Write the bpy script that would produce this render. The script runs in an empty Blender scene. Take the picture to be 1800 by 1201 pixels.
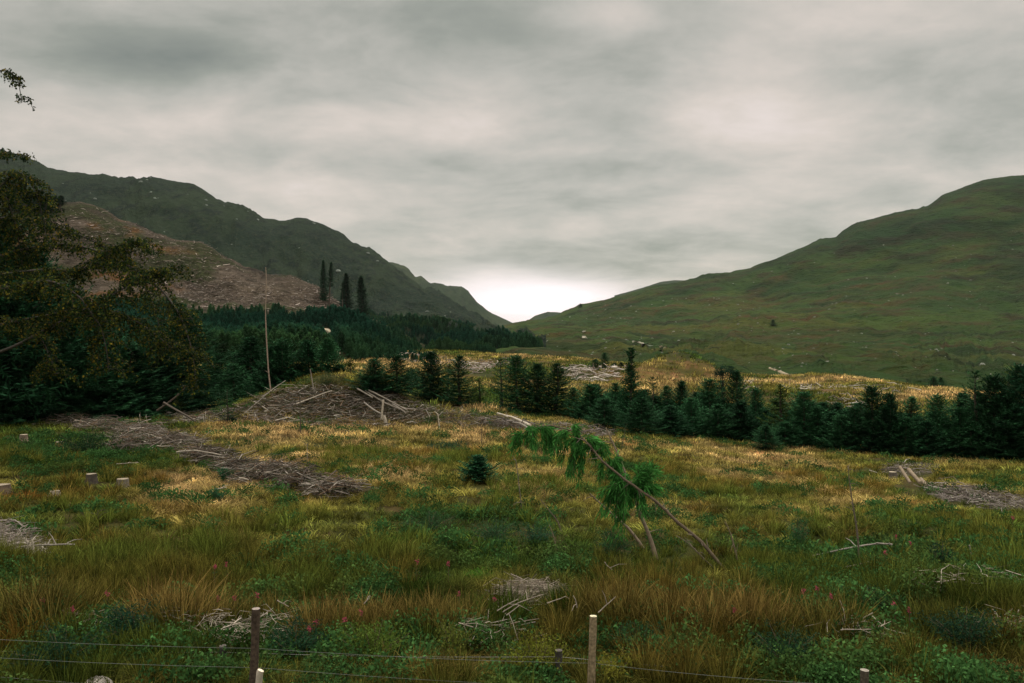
import bpy, math, random
import numpy as np
from mathutils import Vector

# ------------------------------------------------------------------ camera, sky, sun, exposure
scene = bpy.context.scene
COL = scene.collection
FPX, CX, CY, CAMZ = 1400.0, 900.0, 600.5, 4.8
cd = bpy.data.cameras.new("camera")
cam = bpy.data.objects.new("camera", cd); COL.objects.link(cam)
cd.sensor_width = 36.0; cd.lens = 28.0; cd.clip_start = 0.1; cd.clip_end = 20000
cam.location = (0, 0, CAMZ); cam.rotation_euler = (math.pi/2, 0, 0)
scene.camera = cam
scene.view_settings.view_transform = 'Standard'
scene.view_settings.look = 'None'
scene.view_settings.exposure = 0.0
scene.view_settings.gamma = 1.0
try:
    scene.cycles.volume_bounces = 0
    scene.cycles.use_denoising = True
    scene.cycles.denoising_prefilter = 'ACCURATE'
    scene.cycles.max_bounces = 6
    scene.cycles.diffuse_bounces = 3
    scene.cycles.transparent_max_bounces = 8
except Exception: pass

SUN_EL, SUN_AZ = 48.0, 12.0          # azimuth clockwise from +Y (the valley)
world = bpy.data.worlds.new("World"); scene.world = world; world.use_nodes = True
def build_world():
    nt = world.node_tree; nt.nodes.clear(); N = nt.nodes.new; L = nt.links.new
    out = N('ShaderNodeOutputWorld'); bg = N('ShaderNodeBackground'); L(bg.outputs[0], out.inputs[0])
    sky = N('ShaderNodeTexSky'); sky.sky_type = 'NISHITA'; sky.sun_disc = False
    sky.sun_elevation = math.radians(SUN_EL); sky.sun_rotation = math.radians(SUN_AZ)
    tc = N('ShaderNodeTexCoord'); sep = N('ShaderNodeSeparateXYZ'); L(tc.outputs['Generated'], sep.inputs[0])
    def M(op, a, b=None, c=None, clamp=False):
        n = N('ShaderNodeMath'); n.operation = op; n.use_clamp = clamp
        for i, v in enumerate((a, b, c)):
            if v is None: continue
            if isinstance(v, (int, float)): n.inputs[i].default_value = v
            else: L(v, n.inputs[i])
        return n.outputs[0]
    X, Y, Z = sep.outputs
    zc = M('MAXIMUM', Z, 0.0)
    # cloud-deck coordinates: the deck is a high plane, so cells flatten towards the horizon
    inv = M('DIVIDE', 1.0, M('ADD', zc, 0.20))
    cx = M('MULTIPLY', X, inv); cy = M('MULTIPLY', Y, inv)
    comb = N('ShaderNodeCombineXYZ'); L(cx, comb.inputs[0]); L(M('MULTIPLY', cy, 1.15), comb.inputs[1])
    def noise(scale, detail, rough, dist, off):
        mp = N('ShaderNodeMapping'); mp.inputs['Location'].default_value = off
        L(comb.outputs[0], mp.inputs[0])
        n = N('ShaderNodeTexNoise'); n.inputs['Scale'].default_value = scale
        n.inputs['Detail'].default_value = detail; n.inputs['Roughness'].default_value = rough
        n.inputs['Distortion'].default_value = dist; L(mp.outputs[0], n.inputs['Vector'])
        return n.outputs[0]
    n1 = noise(0.75, 6, 0.55, 0.15, (3.1, 1.7, 0)); n2 = noise(2.6, 7, 0.6, 0.2, (7.3, 4.2, 0))
    v = M('ADD', M('MULTIPLY', M('SUBTRACT', n1, 0.5), 0.8), M('MULTIPLY', M('SUBTRACT', n2, 0.5), 0.85))
    # direction (per unit forward) for the big light and dark masses of this particular cloud deck
    yy = M('MAXIMUM', Y, 0.05); ax = M('DIVIDE', X, yy); az = M('DIVIDE', Z, yy)
    front = M('MULTIPLY', M('SUBTRACT', Y, 0.1, clamp=True), 6.0, clamp=True)
    def blob(px, py, rx, ry, amp):
        dx = M('DIVIDE', M('SUBTRACT', ax, (px-CX)/FPX), rx/FPX); dz = M('DIVIDE', M('SUBTRACT', az, (CY-py)/FPX), ry/FPX)
        r2 = M('ADD', M('MULTIPLY', dx, dx), M('MULTIPLY', dz, dz))
        return M('MULTIPLY', M('EXPONENT', M('MULTIPLY', r2, -1.0)), amp)
    acc = v
    for b in BLOBS: acc = M('ADD', acc, M('MULTIPLY', blob(*b), front))
    glow = None
    for b in GLOWS:
        g = blob(*b); glow = g if glow is None else M('ADD', glow, g)
    # ragged lower edge of the cloud over the bright gap
    glow = M('MULTIPLY', M('MULTIPLY', glow, front), M('ADD', 0.75, M('MULTIPLY', n2, 0.5)))
    ramp = N('ShaderNodeValToRGB'); el = ramp.color_ramp.elements
    el[0].position = 0.0; el[0].color = (0.072, 0.078, 0.065, 1)
    el[1].position = 1.0; el[1].color = (0.345, 0.300, 0.283, 1)
    for p, c in ((0.28, (0.118, 0.121, 0.101, 1)), (0.5, (0.186, 0.178, 0.155, 1)), (0.75, (0.270, 0.238, 0.209, 1))):
        e = el.new(p); e.color = c
    L(M('ADD', acc, 0.565), ramp.inputs[0])
    mixg = N('ShaderNodeMix'); mixg.data_type = 'RGBA'; L(M('MINIMUM', glow, 1.0), mixg.inputs[0])
    L(ramp.outputs[0], mixg.inputs[6]); mixg.inputs[7].default_value = (0.46, 0.415, 0.425, 1)
    # below the horizon: the dim ground light
    up = M('MULTIPLY', M('ADD', Z, 0.06), 12.0, clamp=True)
    mixb = N('ShaderNodeMix'); mixb.data_type = 'RGBA'; L(up, mixb.inputs[0])
    mixb.inputs[6].default_value = (0.03, 0.035, 0.02, 1); L(mixg.outputs[2], mixb.inputs[7])
    sk = N('ShaderNodeVectorMath'); sk.operation = 'SCALE'; L(sky.outputs[0], sk.inputs[0]); sk.inputs['Scale'].default_value = 0.004
    add = N('ShaderNodeVectorMath'); add.operation = 'ADD'; L(mixb.outputs[2], add.inputs[0]); L(sk.outputs[0], add.inputs[1])
    # an overcast dome is brighter overhead than low down
    br = M('ADD', 1.0, M('MULTIPLY', M('MULTIPLY', M('SUBTRACT', Z, 0.40, clamp=True), 2.5, clamp=True), ZENITH))
    sc = N('ShaderNodeVectorMath'); sc.operation = 'SCALE'; L(add.outputs[0], sc.inputs[0]); L(br, sc.inputs['Scale'])
    L(sc.outputs[0], bg.inputs[0]); bg.inputs[1].default_value = SKY_STRENGTH
SKY_STRENGTH = 2.4
ZENITH = 3.8
BLOBS = [(320, 95, 190, 50, -0.42), (60, 60, 400, 160, -0.18), (880, 95, 300, 70, -0.2), (600, 20, 300, 40, -.12), (1560, 120, 160, 60, -.08), (1330, 225, 190, 70, 0.30),
         (1760, 190, 200, 90, -0.18), (560, 270, 260, 30, -0.12), (1080, 290, 170, 22, -0.10), (1200, 440, 330, 26, -0.12),
         (1050, 465, 180, 16, -0.12), (700, 215, 420, 55, 0.15), (950, 370, 600, 70, 0.12), (450, 330, 300, 40, 0.08), (1560, 60, 260, 60, 0.06), (1050, 20, 120, 40, 0.2)]
GLOWS = [(925, 535, 165, 44, 0.95), (1010, 515, 110, 22, 0.35), (870, 510, 110, 50, 0.2)]
build_world()

sl = bpy.data.lights.new("sun", 'SUN'); sl.energy = 1.5; sl.angle = math.radians(14); sl.color = (1.0, 0.93, 0.84)
sun = bpy.data.objects.new("sun", sl); COL.objects.link(sun)
_d = Vector((math.sin(math.radians(SUN_AZ))*math.cos(math.radians(SUN_EL)), math.cos(math.radians(SUN_AZ))*math.cos(math.radians(SUN_EL)), math.sin(math.radians(SUN_EL))))
sun.rotation_euler = _d.to_track_quat('Z', 'Y').to_euler(); sun.location = (0, 0, 60)

rng = np.random.default_rng(7); random.seed(7)

# ------------------------------------------------------------------ helpers
def hash2(ix, iy, seed):
    n = (ix.astype(np.int64)*374761393 + iy.astype(np.int64)*668265263 + seed*974711) & 0xffffffff
    n = ((n ^ (n >> 13))*1274126177) & 0xffffffff
    n = ((n ^ (n >> 16))*2246822519) & 0xffffffff
    return ((n ^ (n >> 15)) & 0xffff)/65535.0
def vnoise(x, y, seed=0):
    x = np.asarray(x, float); y = np.asarray(y, float)
    ix = np.floor(x); iy = np.floor(y); fx = x-ix; fy = y-iy
    fx = fx*fx*fx*(fx*(fx*6-15)+10); fy = fy*fy*fy*(fy*(fy*6-15)+10)
    a = hash2(ix, iy, seed); b = hash2(ix+1, iy, seed); c = hash2(ix, iy+1, seed); d = hash2(ix+1, iy+1, seed)
    return (a*(1-fx)+b*fx)*(1-fy)+(c*(1-fx)+d*fx)*fy - 0.5
def fbm(x, y, seed=0, octv=4, gain=0.5):
    s = 0; a = 1.0
    for o in range(octv):
        s = s + a*vnoise(np.asarray(x)*2**o+17.3*o, np.asarray(y)*2**o-9.1*o, seed+o); a *= gain
    return s
def pcol(x, Y): return CX+FPX*np.asarray(x)/np.maximum(Y, 1.0)
def prow(z, Y): return CY+FPX*(CAMZ-np.asarray(z))/np.maximum(Y, 1.0)
def cat(knots, t):
    """Catmull-Rom through the rows of knots (K, ...) at t (n,) in 0..K-1."""
    K = knots.shape[0]; i = np.clip(np.floor(t).astype(int), 0, K-2); f = (t-i).reshape((-1,)+(1,)*(knots.ndim-1))
    p0 = knots[np.maximum(i-1, 0)]; p1 = knots[i]; p2 = knots[i+1]; p3 = knots[np.minimum(i+2, K-1)]
    return 0.5*((2*p1)+(-p0+p2)*f+(2*p0-5*p1+4*p2-p3)*f*f+(-p0+3*p1-3*p2+p3)*f**3)

def mesh_obj(name, verts, faces, mat=None, parent=None, smooth=False, attrs=None, loc=None):
    """faces: (n,k) int array or list of such arrays; attrs: dict name -> per-vertex (n,) or (n,3) array"""
    me = bpy.data.meshes.new(name)
    verts = np.asarray(verts, np.float32)
    fl = faces if isinstance(faces, list) else [faces]
    fl = [np.asarray(f, np.int32) for f in fl if len(f)]
    loops = np.concatenate([f.ravel() for f in fl]) if fl else np.zeros(0, np.int32)
    sizes = np.concatenate([np.full(len(f), f.shape[1], np.int32) for f in fl]) if fl else np.zeros(0, np.int32)
    me.vertices.add(len(verts)); me.vertices.foreach_set('co', verts.ravel())
    me.loops.add(len(loops)); me.loops.foreach_set('vertex_index', loops)
    me.polygons.add(len(sizes)); starts = np.concatenate([[0], np.cumsum(sizes)[:-1]]).astype(np.int32) if len(sizes) else sizes
    me.polygons.foreach_set('loop_start', starts)
    if smooth: me.polygons.foreach_set('use_smooth', np.ones(len(sizes), bool))
    for k, a in (attrs or {}).items():
        a = np.asarray(a, np.float32)
        if a.ndim == 1:
            at = me.attributes.new(k, 'FLOAT', 'POINT'); at.data.foreach_set('value', a)
        else:
            at = me.attributes.new(k, 'FLOAT_COLOR', 'POINT')
            at.data.foreach_set('color', np.concatenate([a, np.ones((len(a), 1), np.float32)], 1).ravel())
    me.update(calc_edges=True); me.validate()
    if mat: me.materials.append(mat)
    o = bpy.data.objects.new(name, me); COL.objects.link(o)
    if parent: o.parent = parent
    if loc is not None: o.location = loc
    return o
def tag(o, label=None, cat_=None, group=None, kind=None):
    if label: o['label'] = label
    if cat_: o['category'] = cat_
    if group: o['group'] = group
    if kind: o['kind'] = kind
    return o
def thing(name, loc, label, cat_, group=None, rz=0.0, scale=(1, 1, 1)):
    o = bpy.data.objects.new(name, None); COL.objects.link(o); o.location = loc
    o.rotation_euler = (0, 0, rz); o.scale = scale; o.empty_display_size = 0.3
    return tag(o, label, cat_, group)
def dup(root, loc, rz, scale, label, group=None, tilt=(0, 0)):
    r = root.copy(); COL.objects.link(r); r.location = loc; r.rotation_euler = (tilt[0], tilt[1], rz); r.scale = scale
    r['label'] = label
    if group: r['group'] = group
    elif 'group' in r: del r['group']
    for ch in list(root.children):
        c = ch.copy(); COL.objects.link(c); c.parent = r
    return r

class Bag:
    """collects tubes, diamonds and boxes with a colour per vertex, then becomes ONE mesh"""
    def __init__(s): s.v = []; s.q = []; s.t = []; s.c = []; s.n = 0
    def add(s, v, q=None, t=None, c=(1, 1, 1)):
        v = np.asarray(v, float); s.v.append(v)
        if q is not None and len(q): s.q.append(np.asarray(q)+s.n)
        if t is not None and len(t): s.t.append(np.asarray(t)+s.n)
        c = np.asarray(c, float)
        s.c.append(np.broadcast_to(c, (len(v), 3)) if c.ndim == 1 else c); s.n += len(v)
    def tube(s, pts, rad, sides=6, c=(1, 1, 1), cap=True, capc=None, wob=0.0):
        pts = np.asarray(pts, float); n = len(pts)
        rad = np.broadcast_to(np.asarray(rad, float), (n,))
        tan = np.gradient(pts, axis=0); tan /= np.linalg.norm(tan, axis=1)[:, None]+1e-9
        ref = np.array([0, 0, 1.0]) if abs(tan[:, 2]).mean() < 0.9 else np.array([1.0, 0, 0])
        a = np.cross(tan, ref); a /= np.linalg.norm(a, axis=1)[:, None]+1e-9; b = np.cross(tan, a)
        th = np.arange(sides)*2*math.pi/sides
        rr = rad[:, None]*(1+wob*(rng.random((n, sides))-0.5))
        ring = pts[:, None, :]+rr[:, :, None]*(np.cos(th)[None, :, None]*a[:, None, :]+np.sin(th)[None, :, None]*b[:, None, :])
        v = ring.reshape(-1, 3); i = np.arange(n-1)[:, None]*sides; j = np.arange(sides)[None, :]; j2 = (j+1) % sides
        q = np.stack([i+j, i+j2, i+sides+j2, i+sides+j], -1).reshape(-1, 4)
        cc = np.asarray(c, float); cc = np.repeat(cc, sides, 0) if cc.ndim == 2 else np.broadcast_to(cc, (len(v), 3))
        s.add(v, q=q, c=cc)
        if cap:
            for k in (0, n-1):
                o = ring[k]; m = pts[k]+tan[k]*(0.04*rad[k]*(1 if k else -1))
                vv = np.vstack([o, m[None]]); tt = np.stack([np.arange(sides), (np.arange(sides)+1) % sides, np.full(sides, sides)], 1)
                s.add(vv, t=tt, c=capc if capc is not None else c if np.ndim(c) == 1 else np.asarray(c)[k])
    def diamonds(s, p, d, side, L, W, c, fold=0.0):
        """leaf-shaped quads: base p, direction d, side vector, length L, width W (all (n,..))"""
        p = np.asarray(p, float); n = len(p); L = np.broadcast_to(L, (n,))[:, None]; W = np.broadcast_to(W, (n,))[:, None]
        v = np.stack([p, p+d*L*0.45+side*W*0.5, p+d*L, p+d*L*0.45-side*W*0.5], 1)
        q = np.arange(4*n).reshape(n, 4)
        c = np.broadcast_to(np.asarray(c, float), (n, 3)); s.add(v.reshape(-1, 3), q=q, c=np.repeat(c, 4, 0))
    def obj(s, name, mat, parent=None, smooth=False, loc=None):
        f = []
        if s.q: f.append(np.concatenate(s.q))
        if s.t: f.append(np.concatenate(s.t))
        return mesh_obj(name, np.concatenate(s.v), f, mat, parent, smooth, {'tint': np.concatenate(s.c)}, loc)

def unit(v): v = np.asarray(v, float); return v/(np.linalg.norm(v, axis=-1, keepdims=True)+1e-9)

# ------------------------------------------------------------------ materials
def new_mat(name):
    m = bpy.data.materials.new(name); m.use_nodes = True; nt = m.node_tree; nt.nodes.clear()
    return m, nt, nt.nodes.new, nt.links.new
def mat_simple(name, mult=(1, 1, 1), rough=0.85, var=0.25, nscale=6.0, transl=0.0, bump=0.0, spec=0.25, objvar=0.0, attr='tint'):
    m, nt, N, L = new_mat(name)
    out = N('ShaderNodeOutputMaterial'); bs = N('ShaderNodeBsdfPrincipled')
    at = N('ShaderNodeAttribute'); at.attribute_name = attr
    no = N('ShaderNodeTexNoise'); no.inputs['Scale'].default_value = nscale; no.inputs['Detail'].default_value = 4
    tc = N('ShaderNodeTexCoord'); L(tc.outputs['Object'], no.inputs['Vector'])
    mr = N('ShaderNodeMapRange'); mr.inputs['To Min'].default_value = 1-var; mr.inputs['To Max'].default_value = 1+var
    mr.inputs['From Min'].default_value = 0.25; mr.inputs['From Max'].default_value = 0.75; L(no.outputs[0], mr.inputs[0])
    fac = mr.outputs[0]
    if objvar:
        oi = N('ShaderNodeObjectInfo'); m2 = N('ShaderNodeMapRange'); L(oi.outputs['Random'], m2.inputs[0])
        m2.inputs['To Min'].default_value = 1-objvar; m2.inputs['To Max'].default_value = 1+objvar
        mm = N('ShaderNodeMath'); mm.operation = 'MULTIPLY'; L(fac, mm.inputs[0]); L(m2.outputs[0], mm.inputs[1]); fac = mm.outputs[0]
    s1 = N('ShaderNodeVectorMath'); s1.operation = 'SCALE'; L(at.outputs['Color'], s1.inputs[0]); L(fac, s1.inputs['Scale'])
    s2 = N('ShaderNodeVectorMath'); s2.operation = 'MULTIPLY'; L(s1.outputs[0], s2.inputs[0]); s2.inputs[1].default_value = mult
    L(s2.outputs[0], bs.inputs['Base Color']); bs.inputs['Roughness'].default_value = rough
    bs.inputs['Specular IOR Level'].default_value = spec
    if bump:
        bn = N('ShaderNodeBump'); bn.inputs['Strength'].default_value = bump; bn.inputs['Distance'].default_value = 0.02
        n2 = N('ShaderNodeTexNoise'); n2.inputs['Scale'].default_value = nscale*5; L(tc.outputs['Object'], n2.inputs['Vector'])
        L(n2.outputs[0], bn.inputs['Height']); L(bn.outputs[0], bs.inputs['Normal'])
    if transl:
        tr = N('ShaderNodeBsdfTranslucent'); L(s2.outputs[0], tr.inputs[0]); mx = N('ShaderNodeMixShader')
        mx.inputs[0].default_value = transl; L(bs.outputs[0], mx.inputs[1]); L(tr.outputs[0], mx.inputs[2]); L(mx.outputs[0], out.inputs[0])
    else: L(bs.outputs[0], out.inputs[0])
    return m
def mat_blade(name):
    """instanced blades: root and tip colours come from the tuft they belong to"""
    m, nt, N, L = new_mat(name)
    out = N('ShaderNodeOutputMaterial'); bs = N('ShaderNodeBsdfDiffuse')
    a = N('ShaderNodeAttribute'); a.attribute_type = 'INSTANCER'; a.attribute_name = 'root'
    b = N('ShaderNodeAttribute'); b.attribute_type = 'INSTANCER'; b.attribute_name = 'tip'
    h = N('ShaderNodeAttribute'); h.attribute_name = 'h'; k = N('ShaderNodeAttribute'); k.attribute_name = 'k'
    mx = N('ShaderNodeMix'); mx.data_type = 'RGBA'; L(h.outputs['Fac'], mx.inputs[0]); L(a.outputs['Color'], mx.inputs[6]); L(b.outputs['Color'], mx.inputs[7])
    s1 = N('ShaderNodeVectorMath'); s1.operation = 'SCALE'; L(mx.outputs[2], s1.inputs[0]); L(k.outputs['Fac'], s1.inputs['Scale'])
    L(s1.outputs[0], bs.inputs[0]); tr = N('ShaderNodeBsdfTranslucent'); L(s1.outputs[0], tr.inputs[0])
    ms = N('ShaderNodeMixShader'); ms.inputs[0].default_value = 0.25; L(bs.outputs[0], ms.inputs[1]); L(tr.outputs[0], ms.inputs[2]); L(ms.outputs[0], out.inputs[0])
    return m
def mat_terrain(name, cols, scales=(0.02, 0.11, 0.9), stretch=(1, 1, 1), bump=0.6, bdist=1.0, attr=False, speck=None, rot=0.0):
    """cols: four real ground colours mixed by noise in object space"""
    m, nt, N, L = new_mat(name)
    out = N('ShaderNodeOutputMaterial'); bs = N('ShaderNodeBsdfPrincipled'); L(bs.outputs[0], out.inputs[0])
    bs.inputs['Roughness'].default_value = 0.95; bs.inputs['Specular IOR Level'].default_value = 0.05
    tc = N('ShaderNodeTexCoord'); mp = N('ShaderNodeMapping'); mp.inputs['Scale'].default_value = stretch
    mp.inputs['Rotation'].default_value = (0, 0, rot); L(tc.outputs['Object'], mp.inputs[0])
    ns = []
    for i, s in enumerate(scales):
        n = N('ShaderNodeTexNoise'); n.inputs['Scale'].default_value = s; n.inputs['Detail'].default_value = 6; n.inputs['Roughness'].default_value = 0.62
        L(mp.outputs[0], n.inputs['Vector']); ns.append(n.outputs[0])
    def ramp(v, lo, hi):
        r = N('ShaderNodeMapRange'); r.inputs['From Min'].default_value = lo; r.inputs['From Max'].default_value = hi; r.interpolation_type = 'SMOOTHSTEP'; L(v, r.inputs[0]); return r.outputs[0]
    def mix(f, a, b):
        x = N('ShaderNodeMix'); x.data_type = 'RGBA'; L(f, x.inputs[0])
        for sk, val in ((x.inputs[6], a), (x.inputs[7], b)):
            if isinstance(val, tuple): sk.default_value = val+(1,)
            else: L(val, sk)
        return x.outputs[2]
    c = mix(ramp(ns[0], 0.42, 0.6), cols[0], cols[1]); c = mix(ramp(ns[1], 0.46, 0.66), c, cols[2]); c = mix(ramp(ns[2], 0.5, 0.72), c, cols[3])
    if attr:
        a = N('ShaderNodeAttribute'); a.attribute_name = 'tint'; x = N('ShaderNodeVectorMath'); x.operation = 'MULTIPLY'; L(c, x.inputs[0]); L(a.outputs['Color'], x.inputs[1]); c = x.outputs[0]
    if speck:
        vo = N('ShaderNodeTexVoronoi'); vo.inputs['Scale'].default_value = speck[0]; L(tc.outputs['Object'], vo.inputs['Vector'])
        r = N('ShaderNodeMapRange'); r.inputs['From Min'].default_value = speck[1]; r.inputs['From Max'].default_value = speck[1]*0.6; L(vo.outputs['Distance'], r.inputs[0])
        c = mix(r.outputs[0], c, speck[2])
    L(c, bs.inputs['Base Color'])
    bn = N('ShaderNodeBump'); bn.inputs['Strength'].default_value = bump; bn.inputs['Distance'].default_value = bdist
    sm = N('ShaderNodeMath'); sm.operation = 'ADD'; L(ns[1], sm.inputs[0]); L(ns[2], sm.inputs[1]); L(sm.outputs[0], bn.inputs['Height']); L(bn.outputs[0], bs.inputs['Normal'])
    return m

M_BARK = mat_simple('bark', rough=0.9, var=0.35, nscale=14, bump=0.5)
M_WOOD = mat_simple('weathered_wood', rough=0.85, var=0.3, nscale=9, bump=0.4)
M_NEEDLE = mat_simple('spruce_needles', mult=(0.95, 1.03, 0.70), rough=0.9, var=0.35, nscale=1.6, transl=0.12, objvar=0.38, spec=0.03)
M_LEAF = mat_simple('leaves', rough=0.85, var=0.3, nscale=2.0, transl=0.3, spec=0.05, objvar=0.1)
M_POST = mat_simple('weathered_post', rough=0.95, var=0.55, nscale=26, bump=0.9, spec=.1)
M_ROCK = mat_simple('rock', rough=0.95, var=0.3, nscale=3, bump=0.5)
M_WIRE = mat_simple('galvanised_wire', rough=0.5, var=0.1, spec=0.5)
M_BLADE = mat_blade('grass_blades')
M_GROUND = mat_terrain('peaty_ground', [(0.028, 0.030, 0.009), (0.042, 0.040, 0.012), (0.055, 0.038, 0.018), (0.016, 0.022, 0.007)], (0.12, 0.7, 4.0), bump=0.8, bdist=0.15, attr=True)
M_LEFTHILL = mat_terrain('left_hill_heather', [(0.010, 0.024, 0.014), (0.018, 0.034, 0.016), (0.005, 0.014, 0.010), (0.030, 0.038, 0.020)], (0.006, 0.03, 0.2), stretch=(1.8, 0.4, 1.6), bump=1.0, bdist=11, rot=0.5)
M_FARHILL = mat_terrain('far_hill_grass', [(0.020, 0.034, 0.018), (0.030, 0.044, 0.022), (0.011, 0.021, 0.014), (0.036, 0.042, 0.025)], (0.004, 0.02, 0.12), stretch=(1.5, 0.6, 1.5), bump=0.9, bdist=8)
M_RIGHTHILL = mat_terrain('moor_grass', [(0.018, 0.044, 0.010), (0.036, 0.066, 0.013), (0.038, 0.036, 0.013), (0.009, 0.023, 0.008)], (0.008, 0.028, 0.16), stretch=(0.55, 1.0, 2.2), bump=1.0, bdist=9, attr=True)
M_CLEARED = mat_terrain('felled_slope', [(0.050, 0.038, 0.025), (0.078, 0.060, 0.044), (0.028, 0.023, 0.014), (0.15, 0.122, 0.096)], (0.02, 0.14, 0.7), stretch=(0.7, 1.0, 3.5), bump=1.0, bdist=2.0, attr=True)

# ------------------------------------------------------------------ terrain
GU = np.array([-300, 0, 300, 450, 600, 750, 900, 1000, 1100, 1200, 1350, 1500, 1650, 1800, 2100], float)
def zrow(D, ys): return CAMZ-(np.array(ys, float)-CY)*D/FPX
GD = [9, 14, 20, 28, 36, 45, 60, 80, 110, 150, 190, 230, 290]
GZ = np.array([
    [.2, .15, .1, .08, .05, .03, 0, 0, 0, 0, 0, 0, 0, 0, 0],
    [.3, .2, .1, .08, .05, .03, 0, 0, 0, 0, -.05, -.1, -.1, -.15, -.2],
    [.4, .3, .2, .15, .1, .05, 0, -.05, -.1, -.1, -.2, -.25, -.3, -.3, -.3],
    [.5, .4, .3, .25, .2, .1, 0, -.15, -.3, -.4, -.6, -.65, -.7, -.7, -.7],
    [.5, .4, .3, .25, .2, .1, -.1, -.3, -.5, -.8, -1.1, -1.2, -1.25, -1.3, -1.3],
    [.5, .4, .3, .2, .1, 0, -.2, -.4, -.7, -1.1, -1.5, -1.6, -1.7, -1.8, -1.8],
    [.5, .4, .2, .1, -.1, -.4, -.7, -1.0, -1.4, -1.8, -2.1, -2.3, -2.5, -2.7, -2.7],
    [.5, .4, 0, -.2, -.4, -.7, -1.0, -1.5, -1.9, -2.0, -2.6, -2.9, -3.1, -3.2, -3.2],
    zrow(110, [655, 655, 662, 665, 668, 666, 668, 674, 682, 686, 692, 700, 706, 712, 712]),
    zrow(150, [632, 632, 640, 644, 646, 640, 645, 650, 658, 662, 670, 675, 690, 702, 705]),
    zrow(190, [622, 622, 628, 630, 629, 622, 627, 631, 640, 652, 664, 668, 686, 703, 705]),
    zrow(230, [630, 630, 640, 645, 645, 640, 645, 650, 660, 672, 684, 690, 708, 722, 722]),
    zrow(290, [650, 650, 660, 665, 665, 665, 665, 670, 680, 690, 705, 710, 725, 735, 735])])
GROW = np.array(GD, float)
def ground_z(x, Y, detail=True):
    x = np.asarray(x, float); Y = np.asarray(Y, float); Yc = np.clip(Y, 9.0, 290.0)
    u = pcol(x, Yc); t = np.interp(Yc, GROW, np.arange(len(GROW)))
    uc = np.clip(u, GU[0], GU[-1]); k = np.interp(uc, GU, np.arange(len(GU)))
    ki = np.clip(np.floor(k).astype(int), 0, len(GU)-2); kf = k-ki; kf = kf*kf*(3-2*kf)*0.5+kf*0.5
    i = np.clip(np.floor(t).astype(int), 0, len(GROW)-2); f = t-i
    def G(r, c): return GZ[np.clip(r, 0, len(GROW)-1), c]
    def row(r): return G(r, ki)*(1-kf)+G(r, ki+1)*kf
    p0, p1, p2, p3 = row(i-1), row(i), row(i+1), row(i+2)
    z = 0.5*((2*p1)+(-p0+p2)*f+(2*p0-5*p1+4*p2-p3)*f*f+(-p0+3*p1-3*p2+p3)*f**3)
    for (pu, D, h, sx, sy) in BUMPS:
        bx = (pu-CX)/FPX*D; z = z+h*np.exp(-((x-bx)/sx)**2-((Y-D)/sy)**2)
    if detail:
        fade = np.clip(1.2-Yc/70.0, 0.0, 1.0)
        z = z+(0.34*fbm(x/5.0, Y/5.0, 3, 3)+0.22*vnoise(x/1.1, Y/1.1, 9))*np.clip(fade, .25, 1)*np.clip((Y-4)/6, 0, 1)
        far = np.clip((Yc-55)/40.0, 0, 1); z = z+far*(1.1*fbm(x/17.0, Y/13.0, 21, 3)+0.35*vnoise(x/3.0, Y/3.0, 33))
    # beyond the bench the ground drops to the valley floor, then runs flat to the horizon
    z = np.where(Y > 290, z-np.clip((Y-290)/60, 0, 1)*25, z)
    return z
BUMPS = [(500, 49, 1.0, 2.6, 3.2), (560, 49, 1.25, 2.4, 3.4), (625, 49.5, 1.6, 2.6, 3.2), (690, 49, 0.9, 2.6, 2.8), (770, 48, 0.45, 3.2, 2.2), (440, 49, 0.35, 2.0, 2.5),
         (880, 49, 0.35, 2.4, 1.8), (1185, 140, 4.3, 6.5, 9.0), (1240, 135, 1.6, 6.0, 8.0), (1120, 130, 1.2, 6.0, 8.0), (1440, 165, 1.0, 9.0, 8.0), (1520, 165, 0.8, 9.0, 8.0), (800, 185, .8, 12, 8)]

def ground_hit(px, py, lo=9.0, hi=240.0):
    Ys = np.geomspace(lo, hi, 900); z = ground_z((px-CX)/FPX*Ys, Ys, False); r = prow(z, Ys)
    i = np.argmax(r <= py) if (r <= py).any() else len(Ys)-1
    return Ys[i]
def at(px, D, py=None, dz=0.0):
    """world point in the column px at forward distance D; on the ground unless py is given"""
    x = (px-CX)/FPX*D
    z = float(ground_z(x, D))+dz if py is None else CAMZ-(py-CY)/FPX*D
    return np.array([x, D, z])

def grid_faces(nr, nc):
    i = np.arange(nr-1)[:, None]*nc; j = np.arange(nc-1)[None, :]
    return np.stack([i+j, i+j+1, i+nc+j+1, i+nc+j], -1).reshape(-1, 4)

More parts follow.
